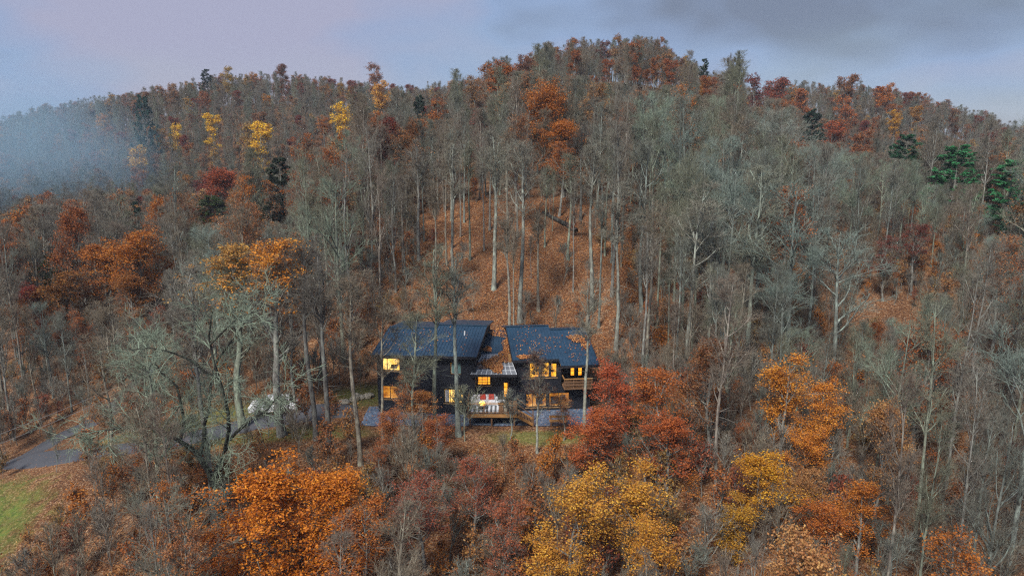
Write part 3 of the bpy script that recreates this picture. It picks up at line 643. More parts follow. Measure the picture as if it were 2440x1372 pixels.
def bare(key, seed, Ht, cb, W, n=(17, 6, 6, 3), bark=None, tw=None, **kw):
    rng, pt, pc, B, Cc, E_ = skeleton(seed, Ht, cb, W, *n, **kw); PROTO[key] = mesh_parts(key, pt, pc, None, bark or MBARK, tw or MTWIG)
def leafy(key, seed, Ht, cb, W, nl, size, n=(16, 6, 5, 0), spread=.28, frac=1.0, bark=None, topbias=False, **kw):
    rng, pt, pc, B, Cc, E_ = skeleton(seed, Ht, cb, W, *n, **kw)
    keep = np.arange(len(E_)); m_ = rng.random(len(E_)) < frac
    if topbias: m_ &= E_[:, -1, 2] > Ht * rng.uniform(.68, .9, len(E_))
    keep = keep[m_]
    nc_ = max(nl // 9, 1); ctr = leaf_points(rng, E_, nc_, .05, keep); vals_c = rng.random(nc_)
    ci = rng.integers(0, nc_, nl); pts = ctr[ci] + rng.normal(size=(nl, 3)) * spread * np.array([1, 1, .75])
    vals = np.clip(.55 * vals_c[ci] + .45 * rng.random(nl), 0, 1)
    PROTO[key] = mesh_parts(key, pt, pc, leaf_cards(rng, pts, size), bark or MBARK, MTWIG, vals)
def conifer(key, seed, Ht, W, nwh, nl, size, cb=.12, plume=False):
    rng = np.random.default_rng(seed); T = trunk_line(rng, Ht, 12, .015); TR_ = (.024 * Ht * np.linspace(1, .08, 12))[None] * .6
    f = lambda pl, t: W * (1 - np.clip((t - cb) / (1 - cb), 0, 1)) ** (.75 if not plume else .6) + .25
    A, AR = children(rng, T, TR_, nwh, cb, .98, (72, 98) if not plume else (58, 88), f, 6, .06, -.02 if not plume else .06, (.012, .006, .012), .3)
    B, BR = children(rng, A, AR, 6, .25, 1.0, (30, 60), lambda p, t: p * .35 * (1.1 - t) + .15, 3, .1, -.03, (.01, .003, .008), .4)
    keep = None; pts = leaf_points(rng, B, nl, .07); vals = rng.random(nl)
    i = rng.integers(0, len(B), nl); tt = rng.uniform(0, 1, nl)[:, None]; pts = B[i, 0] * (1 - tt) + B[i, -1] * tt + rng.normal(size=(nl, 3)) * np.array([.09, .09, .05])
    cv = rng.random(len(B)); vals = np.clip(.6 * cv[i] + .4 * rng.random(nl), 0, .9)
    d = unit(B[i, -1] - B[i, 0] + rng.normal(size=(nl, 3)) * .35); s = size * rng.uniform(.6, 1.3, nl)[:, None]; q = unit(np.cross(d, rng.normal(size=(nl, 3))))
    V = np.stack([pts - d * s * .5, pts + q * s * .16, pts + d * s * .5, pts - q * s * .16], 1).reshape(-1, 3)
    PROTO[key] = mesh_parts(key, [tubes(T, TR_, 8)], [tubes(A, AR, 3), tubes(B, BR, 3)], (V, np.arange(nl * 4).reshape(-1, 4)), MBARK, MBARK, vals)

# near bare trees
for i in range(5): bare('bare%d' % i, 10 + i, 20, (.36, .42, .30, .46, .28)[i], (3.9, 3.3, 4.5, 3.0, 4.9)[i], wob=(.02, .03, .04, .025, .045)[i], r=(.17, .15, .18, .14, .2)[i])
for i in range(2): bare('lichen%d' % i, 30 + i, 18, .36, 4.4, n=(17, 6, 6, 3), wob=.02, r=.19, tw=MLTWIG, ang1=(30, 62), up1=.08)
# tall poles with high crowns, for the slope behind the house
for i in range(3): bare('pole%d' % i, 50 + i, 21, .58, 2.9, n=(16, 7, 6, 2), wob=(.015, .035, .02)[i], r=(.18, .16, .20)[i])
# distant bare trees: thicker twigs, fewer of them
for i in range(4): bare('farbare%d' % i, 70 + i, 20, (.26, .34, .22, .30)[i], (4.2, 3.7, 4.7, 3.5)[i], n=(20, 6, 5, 3), twig=.013, r=.17)
# leaved trees
for i in range(3): leafy('oak%d' % i, 90 + i, 12, .18, 4.6, 21000, .165, n=(20, 7, 5, 0), spread=.26, wob=.05, r=.17)
for i in range(2): leafy('loose%d' % i, 100 + i, 13, .22, 4.4, 12000, .165, n=(20, 7, 5, 0), spread=.24, frac=.75, wob=.06, r=.17)
for i in range(3): leafy('airy%d' % i, 200 + i, 14, .20, 3.7, 9000, .16, n=(15, 6, 5, 0), spread=.30, frac=.42, wob=.04, r=.15)
for i in range(3): leafy('sparse%d' % i, 110 + i, 17, .34, 3.6, 6000, .16, n=(18, 7, 5, 2), spread=.20, frac=.6, wob=.05, r=.2)
leafy('topleaf0', 121, 22, .38, 4.6, 5200, .18, n=(22, 7, 6, 2), spread=.22, frac=.8, topbias=True, wob=.05, r=.30)
for i in range(3): leafy('farleaf%d' % i, 130 + i, 18, .22, 4.4, 4200, .36, n=(16, 6, 4, 0), spread=.36, wob=.04, r=.22, twig=.016)
for i in range(2): leafy('farsparse%d' % i, 140 + i, 19, .28, 4.4, 1700, .32, n=(16, 6, 5, 2), spread=.3, frac=.7, wob=.04, r=.22, twig=.016)
conifer('pine0', 150, 17, 4.4, 95, 42000, .30, .12, True); conifer('pine1', 151, 18, 4.6, 90, 42000, .30, .15, True)
conifer('spruce0', 152, 14, 3.0, 90, 14000, .28, .06)
# undergrowth
for i in range(3): bare('sapling%d' % i, 160 + i, 5, .15, 1.9, n=(14, 6, 5, 0), r=.04, wob=.08, twig=.008)
for i in range(3): leafy('bush%d' % i, 170 + i, 3.6, .12, 1.5, 900, .17, n=(12, 5, 4, 0), spread=.2, r=.035, wob=.08, twig=.008)

RUST = (.30, .095, .03); ORANGE = (.58, .19, .02); AMBER = (.62, .25, .035); GOLD = (.58, .29, .045); YELLOW = (.80, .50, .035); RED = (.44, .10, .038); MAROON = (.20, .04, .028)
BROWN = (.27, .12, .055); TAN = (.33, .17, .08); PINE = (.06, .25, .11); SPRUCE = (.05, .075, .022); HEML = (.018, .05, .035)
GREY = (1, 1, 1); WARMG = (1.02, .93, .82); COOLG = (.86, .98, .98); GREENG = (.92, 1.04, .9); PINKG = (1.0, .89, .84); DARKG = (.62, .62, .64)

def put_tree(name, key, loc, scale, rz, color, label, group=None, barkcol=None, sxy=1.0, cat='tree'):
    e_ = empty(name, loc, rz); e_.scale = (scale * sxy, scale * sxy, scale); tag(e_, label, cat, group)
    for part, me in PROTO[key].items():
        o = bpy.data.objects.new(part, me); COL.objects.link(o); o.parent = e_
        leaf = me.materials[0] is MLEAF; c_ = color if (leaf or barkcol is None) else barkcol
        if part != 'crown' and barkcol is None and me.materials[0] is not MLEAF and 'crown' in PROTO[key] and PROTO[key]['crown'].materials[0] is MLEAF: c_ = GREY
        o.color = (*c_, 1)
    return e_
PH = {k: max(v.co.z for v in PROTO[k]['crown'].vertices) for k in PROTO}
PW = {}
for k in PROTO:
    a = np.empty(len(PROTO[k]['crown'].vertices) * 3, np.float32); PROTO[k]['crown'].vertices.foreach_get('co', a); a = a.reshape(-1, 3)
    PW[k] = float(np.percentile(a[:, 0], 97) - np.percentile(a[:, 0], 3)); PH[k] = float(np.percentile(a[:, 2], 99.5))
HERO = []; HVIS = []; HLAB = []
def hero(px, top, Yd, key, color, wpx, label, name='autumn_tree', rz=None, group=None, barkcol=None):
    """a tree at depth Yd whose tip is seen at (px, top) and whose crown is about wpx wide"""
    x, _, zt = atY(px, top, Yd); z0 = H(x, Yd); hgt = max(zt - z0, 2.0); s = hgt / PH[key]
    de = proj(x, Yd, z0 + hgt * .6)[2]; wm = wpx * de / FPX; sxy = min(max(wm / (PW[key] * s), .45), 1.15 if key.startswith('far') else 1.7)
    HERO.append((x, Yd, wm / 2)); HVIS.append((px, top, wpx, de)); HLAB.append((x, Yd, label)); rr_ = random.Random(int(px * 7 + top))
    return put_tree(name, key, (x, Yd, z0 - .15), s, rr_.uniform(0, 6.28) if rz is None else rz, color, label, group, barkcol, sxy)

# --- trees in front of and beside the house
hero(665, 1116, -22, 'oak0', ORANGE, 230, 'full bright orange tree below the driveway, beside the dark forked trunk')
hero(775, 1128, -21.5, 'oak2', (.56, .185, .02), 200, 'full bright orange tree twinned with the one by the dark forked trunk')
hero(865, 1185, -23, 'airy1', (.46, .15, .03), 110, 'smaller orange tree leaning against the full bright orange one')
hero(510, 1255, -24, 'airy2', (.47, .15, .03), 190, 'low rusty orange tree at the foot of the dark forked trunk')
hero(1375, 1115, -22, 'airy0', GOLD, 150, 'golden yellow tree below the gravel patio with open branches')
hero(1535, 1110, -21, 'airy1', GOLD, 150, 'golden yellow tree below the red maple, its leaves hanging in loose clumps')
hero(1300, 1285, -25, 'airy2', (.56, .27, .04), 120, 'small dense golden tree in front of the open golden ones')
hero(1570, 1230, -25, 'airy0', (.54, .25, .035), 130, 'small amber tree under the golden yellow ones')
hero(1455, 862, -9, 'airy2', RED, 170, 'bright red maple at the right corner of the house')
hero(1570, 875, -10, 'airy0', (.45, .135, .03), 160, 'red orange maple next to the bright red one, farther from the house')
hero(1420, 965, -12, 'loose0', (.44, .115, .035), 140, 'low red maple in front of the bright red maple')
hero(1590, 985, -14, 'loose1', (.42, .11, .03), 130, 'low orange red maple spreading to the side of the red ones')
hero(1880, 845, -9, 'airy1', AMBER, 190, 'tall amber orange tree on the slope beside the house')
hero(1965, 905, -10, 'airy2', (.62, .24, .035), 150, 'amber orange tree leaning out of the taller amber one')
hero(1930, 1010, -13, 'airy0', (.6, .22, .03), 140, 'thinly leaved orange tree below the tall amber one')
hero(1815, 1075, -18, 'loose1', (.58, .28, .025), 150, 'round ochre yellow tree below the tall amber orange one')
hero(1770, 1180, -20, 'airy1', (.48, .25, .03), 140, 'loose ochre tree under the round ochre yellow one')
hero(2060, 1140, -20, 'airy2', (.48, .165, .025), 170, 'rust orange tree among bare grey branches below the amber trees')
hero(1985, 1190, -21, 'airy0', (.44, .135, .025), 140, 'rusty tree joined to the rust orange one on its downhill side')
hero(962, 872, -6.5, 'sparse2', (.42, .15, .05), 100, 'rusty brown oak in front of the left wing window')
hero(935, 975, -10, 'airy0', (.38, .13, .045), 170, 'rusty brown oak below the left wing')
hero(1040, 985, -11, 'airy1', (.36, .11, .04), 120, 'dark rust oak below the forked grey tree by the left wing')
hero(900, 1060, -14, 'sparse1', RUST, 190, 'thinly leaved rust tree on the bank below the left wing')
hero(1345, 930, -5.2, 'sparse2', (.34, .14, .05), 75, 'small tan leaved tree in front of the lower right windows')
hero(1282, 832, -7, 'sparse0', (.10, .05, .04), 60, 'slim pale stem with a few dark leaves in front of the house', 'slim_tree', barkcol=(1.2, 1.25, 1.2))
# --- bare trees in front of the house
hero(632, 935, -4.2, 'sapling1', GREENG, 110, 'twiggy pale sapling in front of the parked car', 'bare_sapling')
hero(690, 925, -4.6, 'sapling2', WARMG, 110, 'twiggy brown sapling by the back of the parked car', 'bare_sapling')
hero(900, 690, -7, 'bare3', WARMG, 90, 'slight twiggy tree before the end wall of the left wing', 'bare_tree')
hero(985, 740, -8, 'bare1', GREENG, 95, 'slight lichened tree crossing the left roof', 'bare_tree')
hero(1005, 925, -8, 'airy2', (.42, .17, .05), 80, 'small orange brown tree below the left wing window')
hero(1120, 1085, -18, 'sparse1', (.34, .09, .045), 150, 'dull red leaved tree on the bank below the deck')
hero(1000, 1130, -21, 'sparse0', (.30, .08, .045), 190, 'dull maroon thin leaved tree below the rusty oaks')
hero(1200, 1180, -22, 'sparse2', (.34, .10, .045), 150, 'dull reddish brown tree below the slim pale stem')
hero(1028, 575, -5, 'pole1', GREENG, 130, 'forked grey green lichened tree rising before the left wing roof', 'bare_tree')
hero(1086, 600, -4.5, 'pole2', COOLG, 110, 'slim grey tree before the left wing beside the lichened one', 'bare_tree')
hero(1105, 905, -5.5, 'sapling1', GREENG, 70, 'pale twiggy sapling in front of the deck sofa', 'bare_sapling')
hero(1215, 925, -5, 'sapling0', COOLG, 70, 'pale spreading sapling in front of the deck stairs', 'bare_sapling')
hero(1400, 655, -3.2, 'pole1', GREENG, 130, 'pale forked tree in front of the right end of the roof', 'bare_tree', barkcol=(1.3, 1.35, 1.25))
hero(640, 565, -4, 'topleaf0', AMBER, 290, 'tall oak with orange leaves left only in its top by the drive', barkcol=GREY)
hero(545, 575, -1, 'topleaf0', (.46, .24, .06), 260, 'big oak with ochre leaves along its upper boughs beyond the drive', barkcol=GREENG)
hero(725, 560, -5, 'pole0', DARKG, 120, 'dark bare trunk by the drive, first of a close pair', 'bare_tree')
hero(757, 590, -7, 'pole2', DARKG, 130, 'dark bare trunk by the drive, second of a close pair', 'bare_tree')
hero(838, 640, -9, 'pole0', WARMG, 110, 'pale bare tree standing at the left end of the house', 'bare_tree')
hero(690, 700, 2, 'bare1', GREY, 130, 'straight grey tree behind the white car', 'bare_tree')
hero(455, 640, -13, 'pole1', GREY, 110, 'thin straight grey stem beside the dark forked tree', 'bare_tree')
hero(340, 800, -15, 'lichen0', GREENG, 210, 'leaning lichened tree over the lawn with pale green boughs', 'bare_tree')
hero(500, 640, 8, 'lichen1', GREENG, 300, 'wide lichened tree beyond the drive with pale green boughs', 'bare_tree')
hero(270, 700, 8, 'bare4', WARMG, 240, 'broad twiggy tree at the bend of the driveway', 'bare_tree')
hero(230, 790, -5, 'bare2', WARMG, 190, 'broad twiggy tree between the driveway and the lawn', 'bare_tree')
hero(960, 1175, -24, 'bare2', WARMG, 170, 'pale forked tree in the foreground thicket below the house', 'bare_tree')
hero(800, 1215, -26, 'bare3', PINKG, 80, 'whitish twiggy tree in front of the full bright orange one', 'bare_tree')
# --- slope behind the house
hero(1300, 192, 58, 'oak1', (.40, .135, .028), 95, 'tall orange oak high on the slope behind the house')
hero(1345, 285, 52, 'oak2', (.42, .14, .028), 85, 'orange oak just below the tall orange oak on the slope')
hero(1335, 335, 46, 'sparse1', (.44, .14, .03), 100, 'thinner orange oak lowest of the three on the slope')
hero(962, 298, 50, 'sparse2', (.33, .14, .05), 120, 'tan brown leaved tree with grey stem above the left wing')
hero(1045, 235, 105, 'farleaf0', (.36, .12, .03), 85, 'orange topped tree on the shoulder of the hill')
hero(1240, 330, 20, 'pole0', COOLG, 120, 'straight grey trunk rising from the leaves behind the house gap', 'bare_tree', barkcol=(1.2, 1.25, 1.2))
hero(1175, 310, 26, 'pole2', COOLG, 120, 'thick grey trunk on the leafy slope behind the left wing', 'bare_tree', barkcol=(1.1, 1.2, 1.15))
hero(1075, 330, 27, 'pole1', COOLG, 130, 'leaning grey trunk forked halfway up on the leafy slope', 'bare_tree', barkcol=(1.1, 1.15, 1.1))
hero(1212, 470, 17, 'pole1', WARMG, 60, 'very thin pale pole standing in the fallen leaves', 'bare_tree', barkcol=(1.2, 1.15, 1.05))
hero(1420, 330, 23, 'pole0', GREY, 120, 'straight trunk on the slope behind the right wing', 'bare_tree', barkcol=(1.05, 1.1, 1.05))
hero(1388, 290, 45, 'pole2', DARKG, 100, 'dark double trunk under the orange oaks', 'bare_tree', barkcol=(.4, .4, .42))
hero(1300, 390, 36, 'pole1', GREENG, 110, 'slender mossy trunk in the middle of the leafy slope', 'bare_tree')
hero(1357, 360, 33, 'pole0', GREENG, 100, 'slender grey green trunk near the fallen log', 'bare_tree')
hero(990, 330, 33, 'pole2', GREY, 130, 'grey trunk on the slope above the left roof edge', 'bare_tree')
hero(1285, 480, 22, 'pole2', WARMG, 70, 'thin young trunk between two thick grey ones on the slope', 'bare_tree')
hero(1480, 420, 16, 'pole1', COOLG, 140, 'curving grey trunk behind the right end of the house', 'bare_tree', barkcol=(1.1, 1.15, 1.1))
hero(1545, 330, 22, 'bare1', COOLG, 170, 'tall grey tree on the slope to the right of the house', 'bare_tree')
hero(1660, 430, 10, 'bare3', COOLG, 170, 'tall pale grey tree beside the right end of the house', 'bare_tree', barkcol=(1.15, 1.2, 1.15))
hero(1810, 390, 12, 'bare1', GREENG, 230, 'tall lichened trunk forking above the amber trees', 'bare_tree', barkcol=(1.1, 1.25, 1.15))
hero(1905, 430, 11, 'lichen0', COOLG, 190, 'broad fan shaped grey tree leaning right above the amber trees', 'bare_tree')
hero(2010, 540, 8, 'lichen1', COOLG, 230, 'broad pale fan shaped tree next to the leaning one', 'bare_tree')
hero(1280, 520, 40, 'spruce0', (.045, .055, .02), 60, 'dim mossy green holly in the middle of the leafy slope', 'evergreen_tree')
hero(2190, 530, 26, 'sparse0', MAROON, 270, 'broad maroon leaved tree on the right hillside')
hero(2120, 560, 24, 'sparse1', (.2, .05, .035), 200, 'thin maroon tree beside the broad maroon one')
# --- conifers
hero(2285, 345, 62, 'pine0', PINE, 160, 'bright green pine on the right hillside, fuller one', 'pine_tree')
hero(2415, 380, 56, 'pine1', PINE, 160, 'bright green pine at the end of the right hillside', 'pine_tree')
hero(2165, 320, 78, 'pine1', (.035, .12, .065), 100, 'narrow dark pine higher up the right hillside', 'pine_tree')
hero(2436, 480, 46, 'pine0', (.04, .15, .075), 120, 'low green pine below the bright pines', 'pine_tree')
hero(665, 375, 72, 'pine1', (.028, .045, .026), 95, 'dark broad pine at the edge of the left hollow', 'pine_tree')
hero(322, 480, 82, 'spruce0', HEML, 52, 'dark pointed spruce in the left valley', 'spruce_tree')
hero(505, 465, 92, 'pine0', SPRUCE, 85, 'olive green pine below a rust red tree in the left valley', 'pine_tree')
hero(338, 228, 205, 'pine0', (.02, .07, .055), 42, 'dark green pine far up the left ridge', 'pine_tree')
hero(1680, 140, 168, 'pine1', (.03, .065, .05), 34, 'small pine on the skyline right of the hilltop', 'pine_tree')
hero(490, 165, 292, 'pine1', (.025, .045, .04), 40, 'dark pine on the crest of the left ridge', 'pine_tree')
hero(640, 480, 60, 'spruce0', (.03, .045, .02), 80, 'low dark evergreen under the dark broad pine', 'spruce_tree')
hero(120, 605, 46, 'pine1', (.05, .06, .02), 75, 'olive evergreen at the side of the rusty thicket', 'pine_tree')
hero(1935, 260, 120, 'pine0', (.03, .06, .045), 60, 'dim green pine in the dip between hilltop and right ridge', 'pine_tree')
hero(1000, 228, 135, 'pine0', (.028, .05, .035), 42, 'dark pine by the orange topped tree on the shoulder', 'pine_tree')
# --- left valley and ridges
hero(330, 545, 34, 'loose0', (.44, .15, .025), 150, 'rusty orange tree tallest in the left valley thicket')
hero(240, 575, 36, 'loose1', (.42, .145, .028), 170, 'rusty orange tree in the left valley thicket beside the tallest')
hero(160, 640, 32, 'loose0', (.28, .115, .03), 140, 'brown orange tree lower in the left valley thicket')
hero(300, 650, 28, 'loose1', (.3, .115, .03), 170, 'brown rust tree in front of the left valley thicket')
hero(60, 675, 30, 'loose1', (.22, .04, .03), 60, 'small dark red tree in the left valley')
hero(525, 402, 105, 'oak2', (.34, .075, .025), 80, 'rust red tree above the olive pine in the left valley')
hero(470, 490, 92, 'loose0', (.33, .085, .025), 70, 'orange red tree beside the olive pine')
for px, top, Yd, wpx, lab in [(505, 270, 225, 60, 'wide yellow tree in the hollow of the left ridge'), (622, 290, 200, 48, 'tall yellow tree low on the left ridge'),
        (812, 244, 225, 50, 'bright yellow tree where the left ridge meets the hill'), (417, 294, 215, 26, 'narrow yellow tree on the left ridge'), (379, 303, 212, 28, 'pale narrow yellow tree on the left ridge'),
        (326, 346, 185, 30, 'pale yellow tree at the edge of the mist')]:
    hero(px, top, Yd, 'farleaf%d' % (px % 3), (.85, .52, .03) if 'pale' not in lab else (.65, .38, .08), wpx, lab)
for px, top, Yd, wpx, c_, lab in [(905, 192, 250, 60, GOLD, 'golden tree on the saddle between ridge and hill'), (540, 158, 285, 75, (.36, .22, .03), 'ochre crown on the crest of the left ridge'),
        (888, 150, 285, 50, (.25, .085, .03), 'dark rust tree standing above the saddle'), (670, 153, 290, 60, (.17, .06, .035), 'brown crown on the crest of the left ridge'),
        (770, 275, 230, 60, (.36, .13, .03), 'orange brown tree near the bright yellow one'), (600, 290, 205, 45, (.33, .2, .06), 'tan yellow tree beside the tall yellow one'),
        (1372, 118, 150, 110, (.26, .085, .026), 'broad brown orange oak near the hilltop'), (1450, 140, 146, 100, (.28, .085, .028), 'broad rust oak near the hilltop'), (1440, 96, 176, 80, (.13, .035, .03), 'maroon crown at the very hilltop'),
        (1600, 140, 150, 110, (.3, .09, .03), 'rust orange oak right of the hilltop'), (1690, 180, 135, 80, (.27, .09, .03), 'rusty oak on the right shoulder of the hill'), (1540, 165, 138, 90, (.22, .08, .03), 'brown oak below the hilltop'),
        (1800, 178, 215, 60, (.17, .035, .03), 'dark red tree on the right skyline'), (1852, 186, 225, 38, (.24, .055, .025), 'narrow red tree on the right skyline'), (1912, 212, 228, 70, (.32, .105, .03), 'orange tree at the start of the right ridge'),
        (2020, 178, 238, 80, (.25, .1, .035), 'tall brown tree on the crest of the right ridge'), (2010, 228, 225, 60, (.36, .11, .025), 'orange tree below the tall brown one on the right ridge'), (2114, 198, 240, 40, (.4, .13, .02), 'bright orange narrow tree on the right ridge'),
        (2135, 262, 226, 50, (.5, .25, .02), 'amber yellow tree on the right ridge'), (2182, 252, 232, 75, (.36, .17, .03), 'ochre tree beside the amber yellow one on the right ridge'), (1990, 288, 150, 90, (.3, .075, .03), 'rust red tree at the foot of the right ridge'),
        (2060, 310, 140, 90, (.25, .09, .035), 'brown tree beside the rust red one at the ridge foot'), (2280, 260, 245, 60, (.16, .07, .035), 'brown crown near the end of the right ridge'), (1130, 180, 190, 60, (.26, .13, .05), 'tan orange crown left of the hilltop'),
        (1250, 130, 172, 70, (.19, .07, .035), 'brown crown on the left shoulder of the hilltop')]:
    hero(px, top, Yd, 'farleaf%d' % (px % 3), tuple(v * 1.12 for v in c_), wpx, lab)

# --- dark forked tree with lichened boughs, built limb by limb
def forked():
    rng = np.random.default_rng(77); Yd = -15.3; x0_, _, _ = atY(535, 1262, Yd); z0 = H(x0_, Yd)
    P = lambda px, py, dy: (np.array(atY(px, py, Yd + dy)) - np.array([x0_, Yd, z0]))
    limbs = [([(537, 1272, 0), (520, 1190, 0), (505, 1130, 0), (470, 1080, .3), (430, 1045, .6), (360, 1010, 1), (290, 985, 1.5)], .30, .06),
             ([(508, 1140, 0), (530, 1090, -.4), (548, 1040, -.8), (540, 980, -1), (520, 900, -1.2), (500, 820, -1.4), (505, 740, -1)], .20, .05),
             ([(548, 1045, -.8), (580, 1010, -1), (620, 985, -1.2), (650, 960, -1.6), (690, 915, -2)], .12, .03),
             ([(475, 1085, .3), (480, 1030, .9), (500, 960, 1.5), (505, 880, 2), (560, 800, 2.6), (600, 740, 3)], .16, .04),
             ([(430, 1045, .6), (440, 990, 1.2), (420, 920, 2), (360, 860, 2.6), (300, 820, 3)], .13, .04),
             ([(520, 900, -1.2), (450, 850, -2), (380, 830, -2.6), (290, 830, -3)], .09, .03),
             ([(500, 820, -1.4), (560, 760, -2), (620, 735, -2.4)], .08, .03),
             ([(518, 1180, 0), (530, 1140, -.7), (520, 1100, -1.2), (545, 1060, -1.7)], .06, .02),
             ([(360, 1010, 1), (300, 1020, .4), (220, 1025, 0), (150, 1045, 0)], .09, .03)]
    pt = []; Al = []; Ar = []
    for pts, r0, r1 in limbs:
        Q = np.array([P(*p) for p in pts]); n = 9; s = np.linspace(0, len(Q) - 1, n); i = np.minimum(s.astype(int), len(Q) - 2); f = (s - i)[:, None]
        C_ = Q[i] * (1 - f) + Q[i + 1] * f; C_[1:-1] += rng.normal(size=(n - 2, 3)) * .07; rad = np.linspace(r0, r1, n)
        pt.append(tubes(C_[None], rad[None], 8)); Al.append(C_); Ar.append(rad)
    A = np.array(Al); AR = np.array(Ar)
    B, BR = children(rng, A, AR, 11, .35, 1.0, (35, 75), lambda p, t: 2.0 + 0 * t, 6, .2, .03, (.018, .01, .02), .3)
    C_, CR = children(rng, B, BR, 7, .2, 1.0, (30, 65), lambda p, t: p * .5, 4, .2, .03, (.014, .006, .014), .4)
    D, DR = children(rng, C_, CR, 6, .2, 1.0, (25, 60), lambda p, t: p * .5 + .1, 3, .2, .03, (.01, .004, .011), .5)
    PROTO['forked'] = mesh_parts('forked', pt, [tubes(B, BR, 4), tubes(C_, CR, 3), tubes(D, DR, 3)], None, MDARK, MLTWIG)
    put_tree('forked_tree', 'forked', (x0_, Yd, z0 - .05), 1, 0, GREENG, 'dark forked oak with pale green lichened boughs below the driveway'); HERO.append((x0_, Yd, 3))
forked()
# fallen log on the slope
A = Vector((9.2, 41, H(9.2, 41) + .3)); Bq = Vector((4.6, 46, H(4.6, 46) + .35))
fl = empty('fallen_log', A); tag(fl, 'dark fallen log lying on the leaves of the slope behind the house', 'log')
MB().tube([Vector((0, 0, 0)), (Bq - A) * .33 + Vector((0, 0, .1)), (Bq - A) * .7, Bq - A], [.36, .32, .28, .2], 10).build('trunk', MDARK, fl)
for k, s in enumerate((.35, .6, .8)): MB().tube([(Bq - A) * s, (Bq - A) * s + Vector((.3 - .3 * k, -.2, .8)), (Bq - A) * s + Vector((.5 - .5 * k, -.3, 1.3))], [.09, .06, .03], 6).build('branch_stub', MDARK, fl)

# ------------------------------------------------------------------ the woods
rng = np.random.default_rng(2024)
def grid_pts(x0, x1, y0, y1, sp):
    gx, gy = np.meshgrid(np.arange(x0, x1, sp), np.arange(y0, y1, sp)); n = gx.size
    return np.stack([gx.ravel() + rng.uniform(-.45, .45, n) * sp, gy.ravel() + rng.uniform(-.45, .45, n) * sp], 1)
cand = np.concatenate([grid_pts(-95, 105, -30, 70, 4.1), grid_pts(-190, 190, 70, 190, 3.9), grid_pts(-290, 290, 190, 345, 4.2)])
DRV = [(-14.6, 1.2), (-18, 1.3), (-22.5, .4), (-27.5, -1), (-33, -.8), (-39, .6), (-44.5, 2.1), (-48.8, 4.6), (-48.2, 9.5), (-45, 14)]
def clear_of(x, y, r=0):
    if -14.5 - r < x < 9.5 + r and -6 - r < y < 13.5 + r: return False
    for i in range(len(DRV) - 1):
        a, b_ = Vector(DRV[i]), Vector(DRV[i + 1]); p = Vector((x, y)); d = b_ - a; t_ = max(0, min(1, (p - a).dot(d) / d.length_squared))
        if (p - a - d * t_).length < 3.2 + r: return False
    if ((x + 48) / 14) ** 2 + ((y + 9.5) / 8) ** 2 < 1: return False
    return True
def hidden(x, y, zt):
    """is the tip of a tree behind a hill?"""
    s = np.linspace(.3, .97, 22); px = CAM[0] + (x - CAM[0]) * s; py = CAM[1] + (y - CAM[1]) * s; pz = CAM[2] + (zt - CAM[2]) * s
    return bool((height(px, py) + 9 > pz).any())
near = []; far = []
for x, y in cand:
    z = H(x, y); h0 = rng.uniform(15, 22) if y > 8 else rng.uniform(11, 19)
    h0 *= 1 - .28 * min(max((y - 40) / 70, 0), 1)
    tx, ty, de = proj(x, y, z + h0); bx_, by_, _ = proj(x, y, z)
    if de < 8: continue
    hw = 3.6 * FPX / de
    if tx < -hw - 60 or tx > 2440 + hw + 60 or ty > 1400: continue
    if not clear_of(x, y): continue
    # keep the house, the deck and the leafy bank below it in view
    if y < 12 and tx + hw > 860 and tx - hw < 1445 and by_ > 780 and ty < 1030: continue
    if y < 0 and tx + hw * .7 > 1080 and tx - hw * .7 < 1360 and ty < 1120: continue
    if x < -14 and y < 14 and rng.random() < (.5 if y > -7 else .2): continue
    if y < 1 and x < -14 and ((tx + hw > 540 and tx - hw < 860 and ty < 1080) or (tx - hw < 130 and ty < 1250)) : continue
    if y < -6 and tx < 1700 and ty < (1000 if tx > 860 else 800) and rng.random() < .75: continue
    if 12 < y < 50 and 1040 < bx_ < 1440 and rng.random() < .3: continue
    if 12 < y < 22 and 880 < bx_ < 1500 and rng.random() < .6: continue
    if any((x - a) ** 2 + (y - b_) ** 2 < min(r_, 2.6) ** 2 for a, b_, r_ in HERO): continue
    fk = lambda w_, d_: (1.25 if w_ < 70 else .55) if d_ > 120 else 1.0 if w_ in (230, 200) else .6
    lim = [b_ + fk(w_, d_) * w_ for a, b_, w_, d_ in HVIS if de < d_ - 1 and abs(tx - a) < (.45 if w_ in (230, 200) else .32) * w_ + .3 * hw and ty < b_ + fk(w_, d_) * w_ and by_ > b_]
    if lim:
        h0 *= max(0, (by_ - max(lim)) / (by_ - ty)); ty = max(lim)
        if h0 < 4.5: continue
    if y > 120 and hidden(x, y, z + h0): continue
    (near if True else far).append((de, x, y, z, h0, bx_, by_, tx, ty))
near.sort(key=lambda r_: r_[0])
def nz2(x, y, s): return math.sin(x * s + 1.7) * math.sin(y * s * 1.1 + .6) + .5 * math.sin((x - y) * s * 1.9 + 2)
def zone(x, y):
    if y < -3: return 'below the house'
    if y < 60 and -14 < x < 18: return 'behind the house'
    if x >= 18 and y < 130: return 'right of the house'
    if x <= -14 and y < 60: return 'beyond the driveway'
    if x > 85: return 'on the right ridge'
    if x < -30: return 'on the left ridge'
    return 'on the upper hill'
ZL = {'below the house': 'on the bank below the house', 'behind the house': 'on the leafy slope behind the house', 'right of the house': 'on the hillside to the right of the house',
      'beyond the driveway': 'in the woods beyond the driveway', 'on the right ridge': 'on the far right ridge', 'on the left ridge': 'on the far left ridge', 'on the upper hill': 'on the upper part of the hill'}
LEAFC = [((.35, .11, .033), 'rust brown'), ((.31, .13, .055), 'brown'), ((.40, .20, .08), 'tan'), ((.44, .15, .03), 'orange'), (MAROON, 'maroon')]
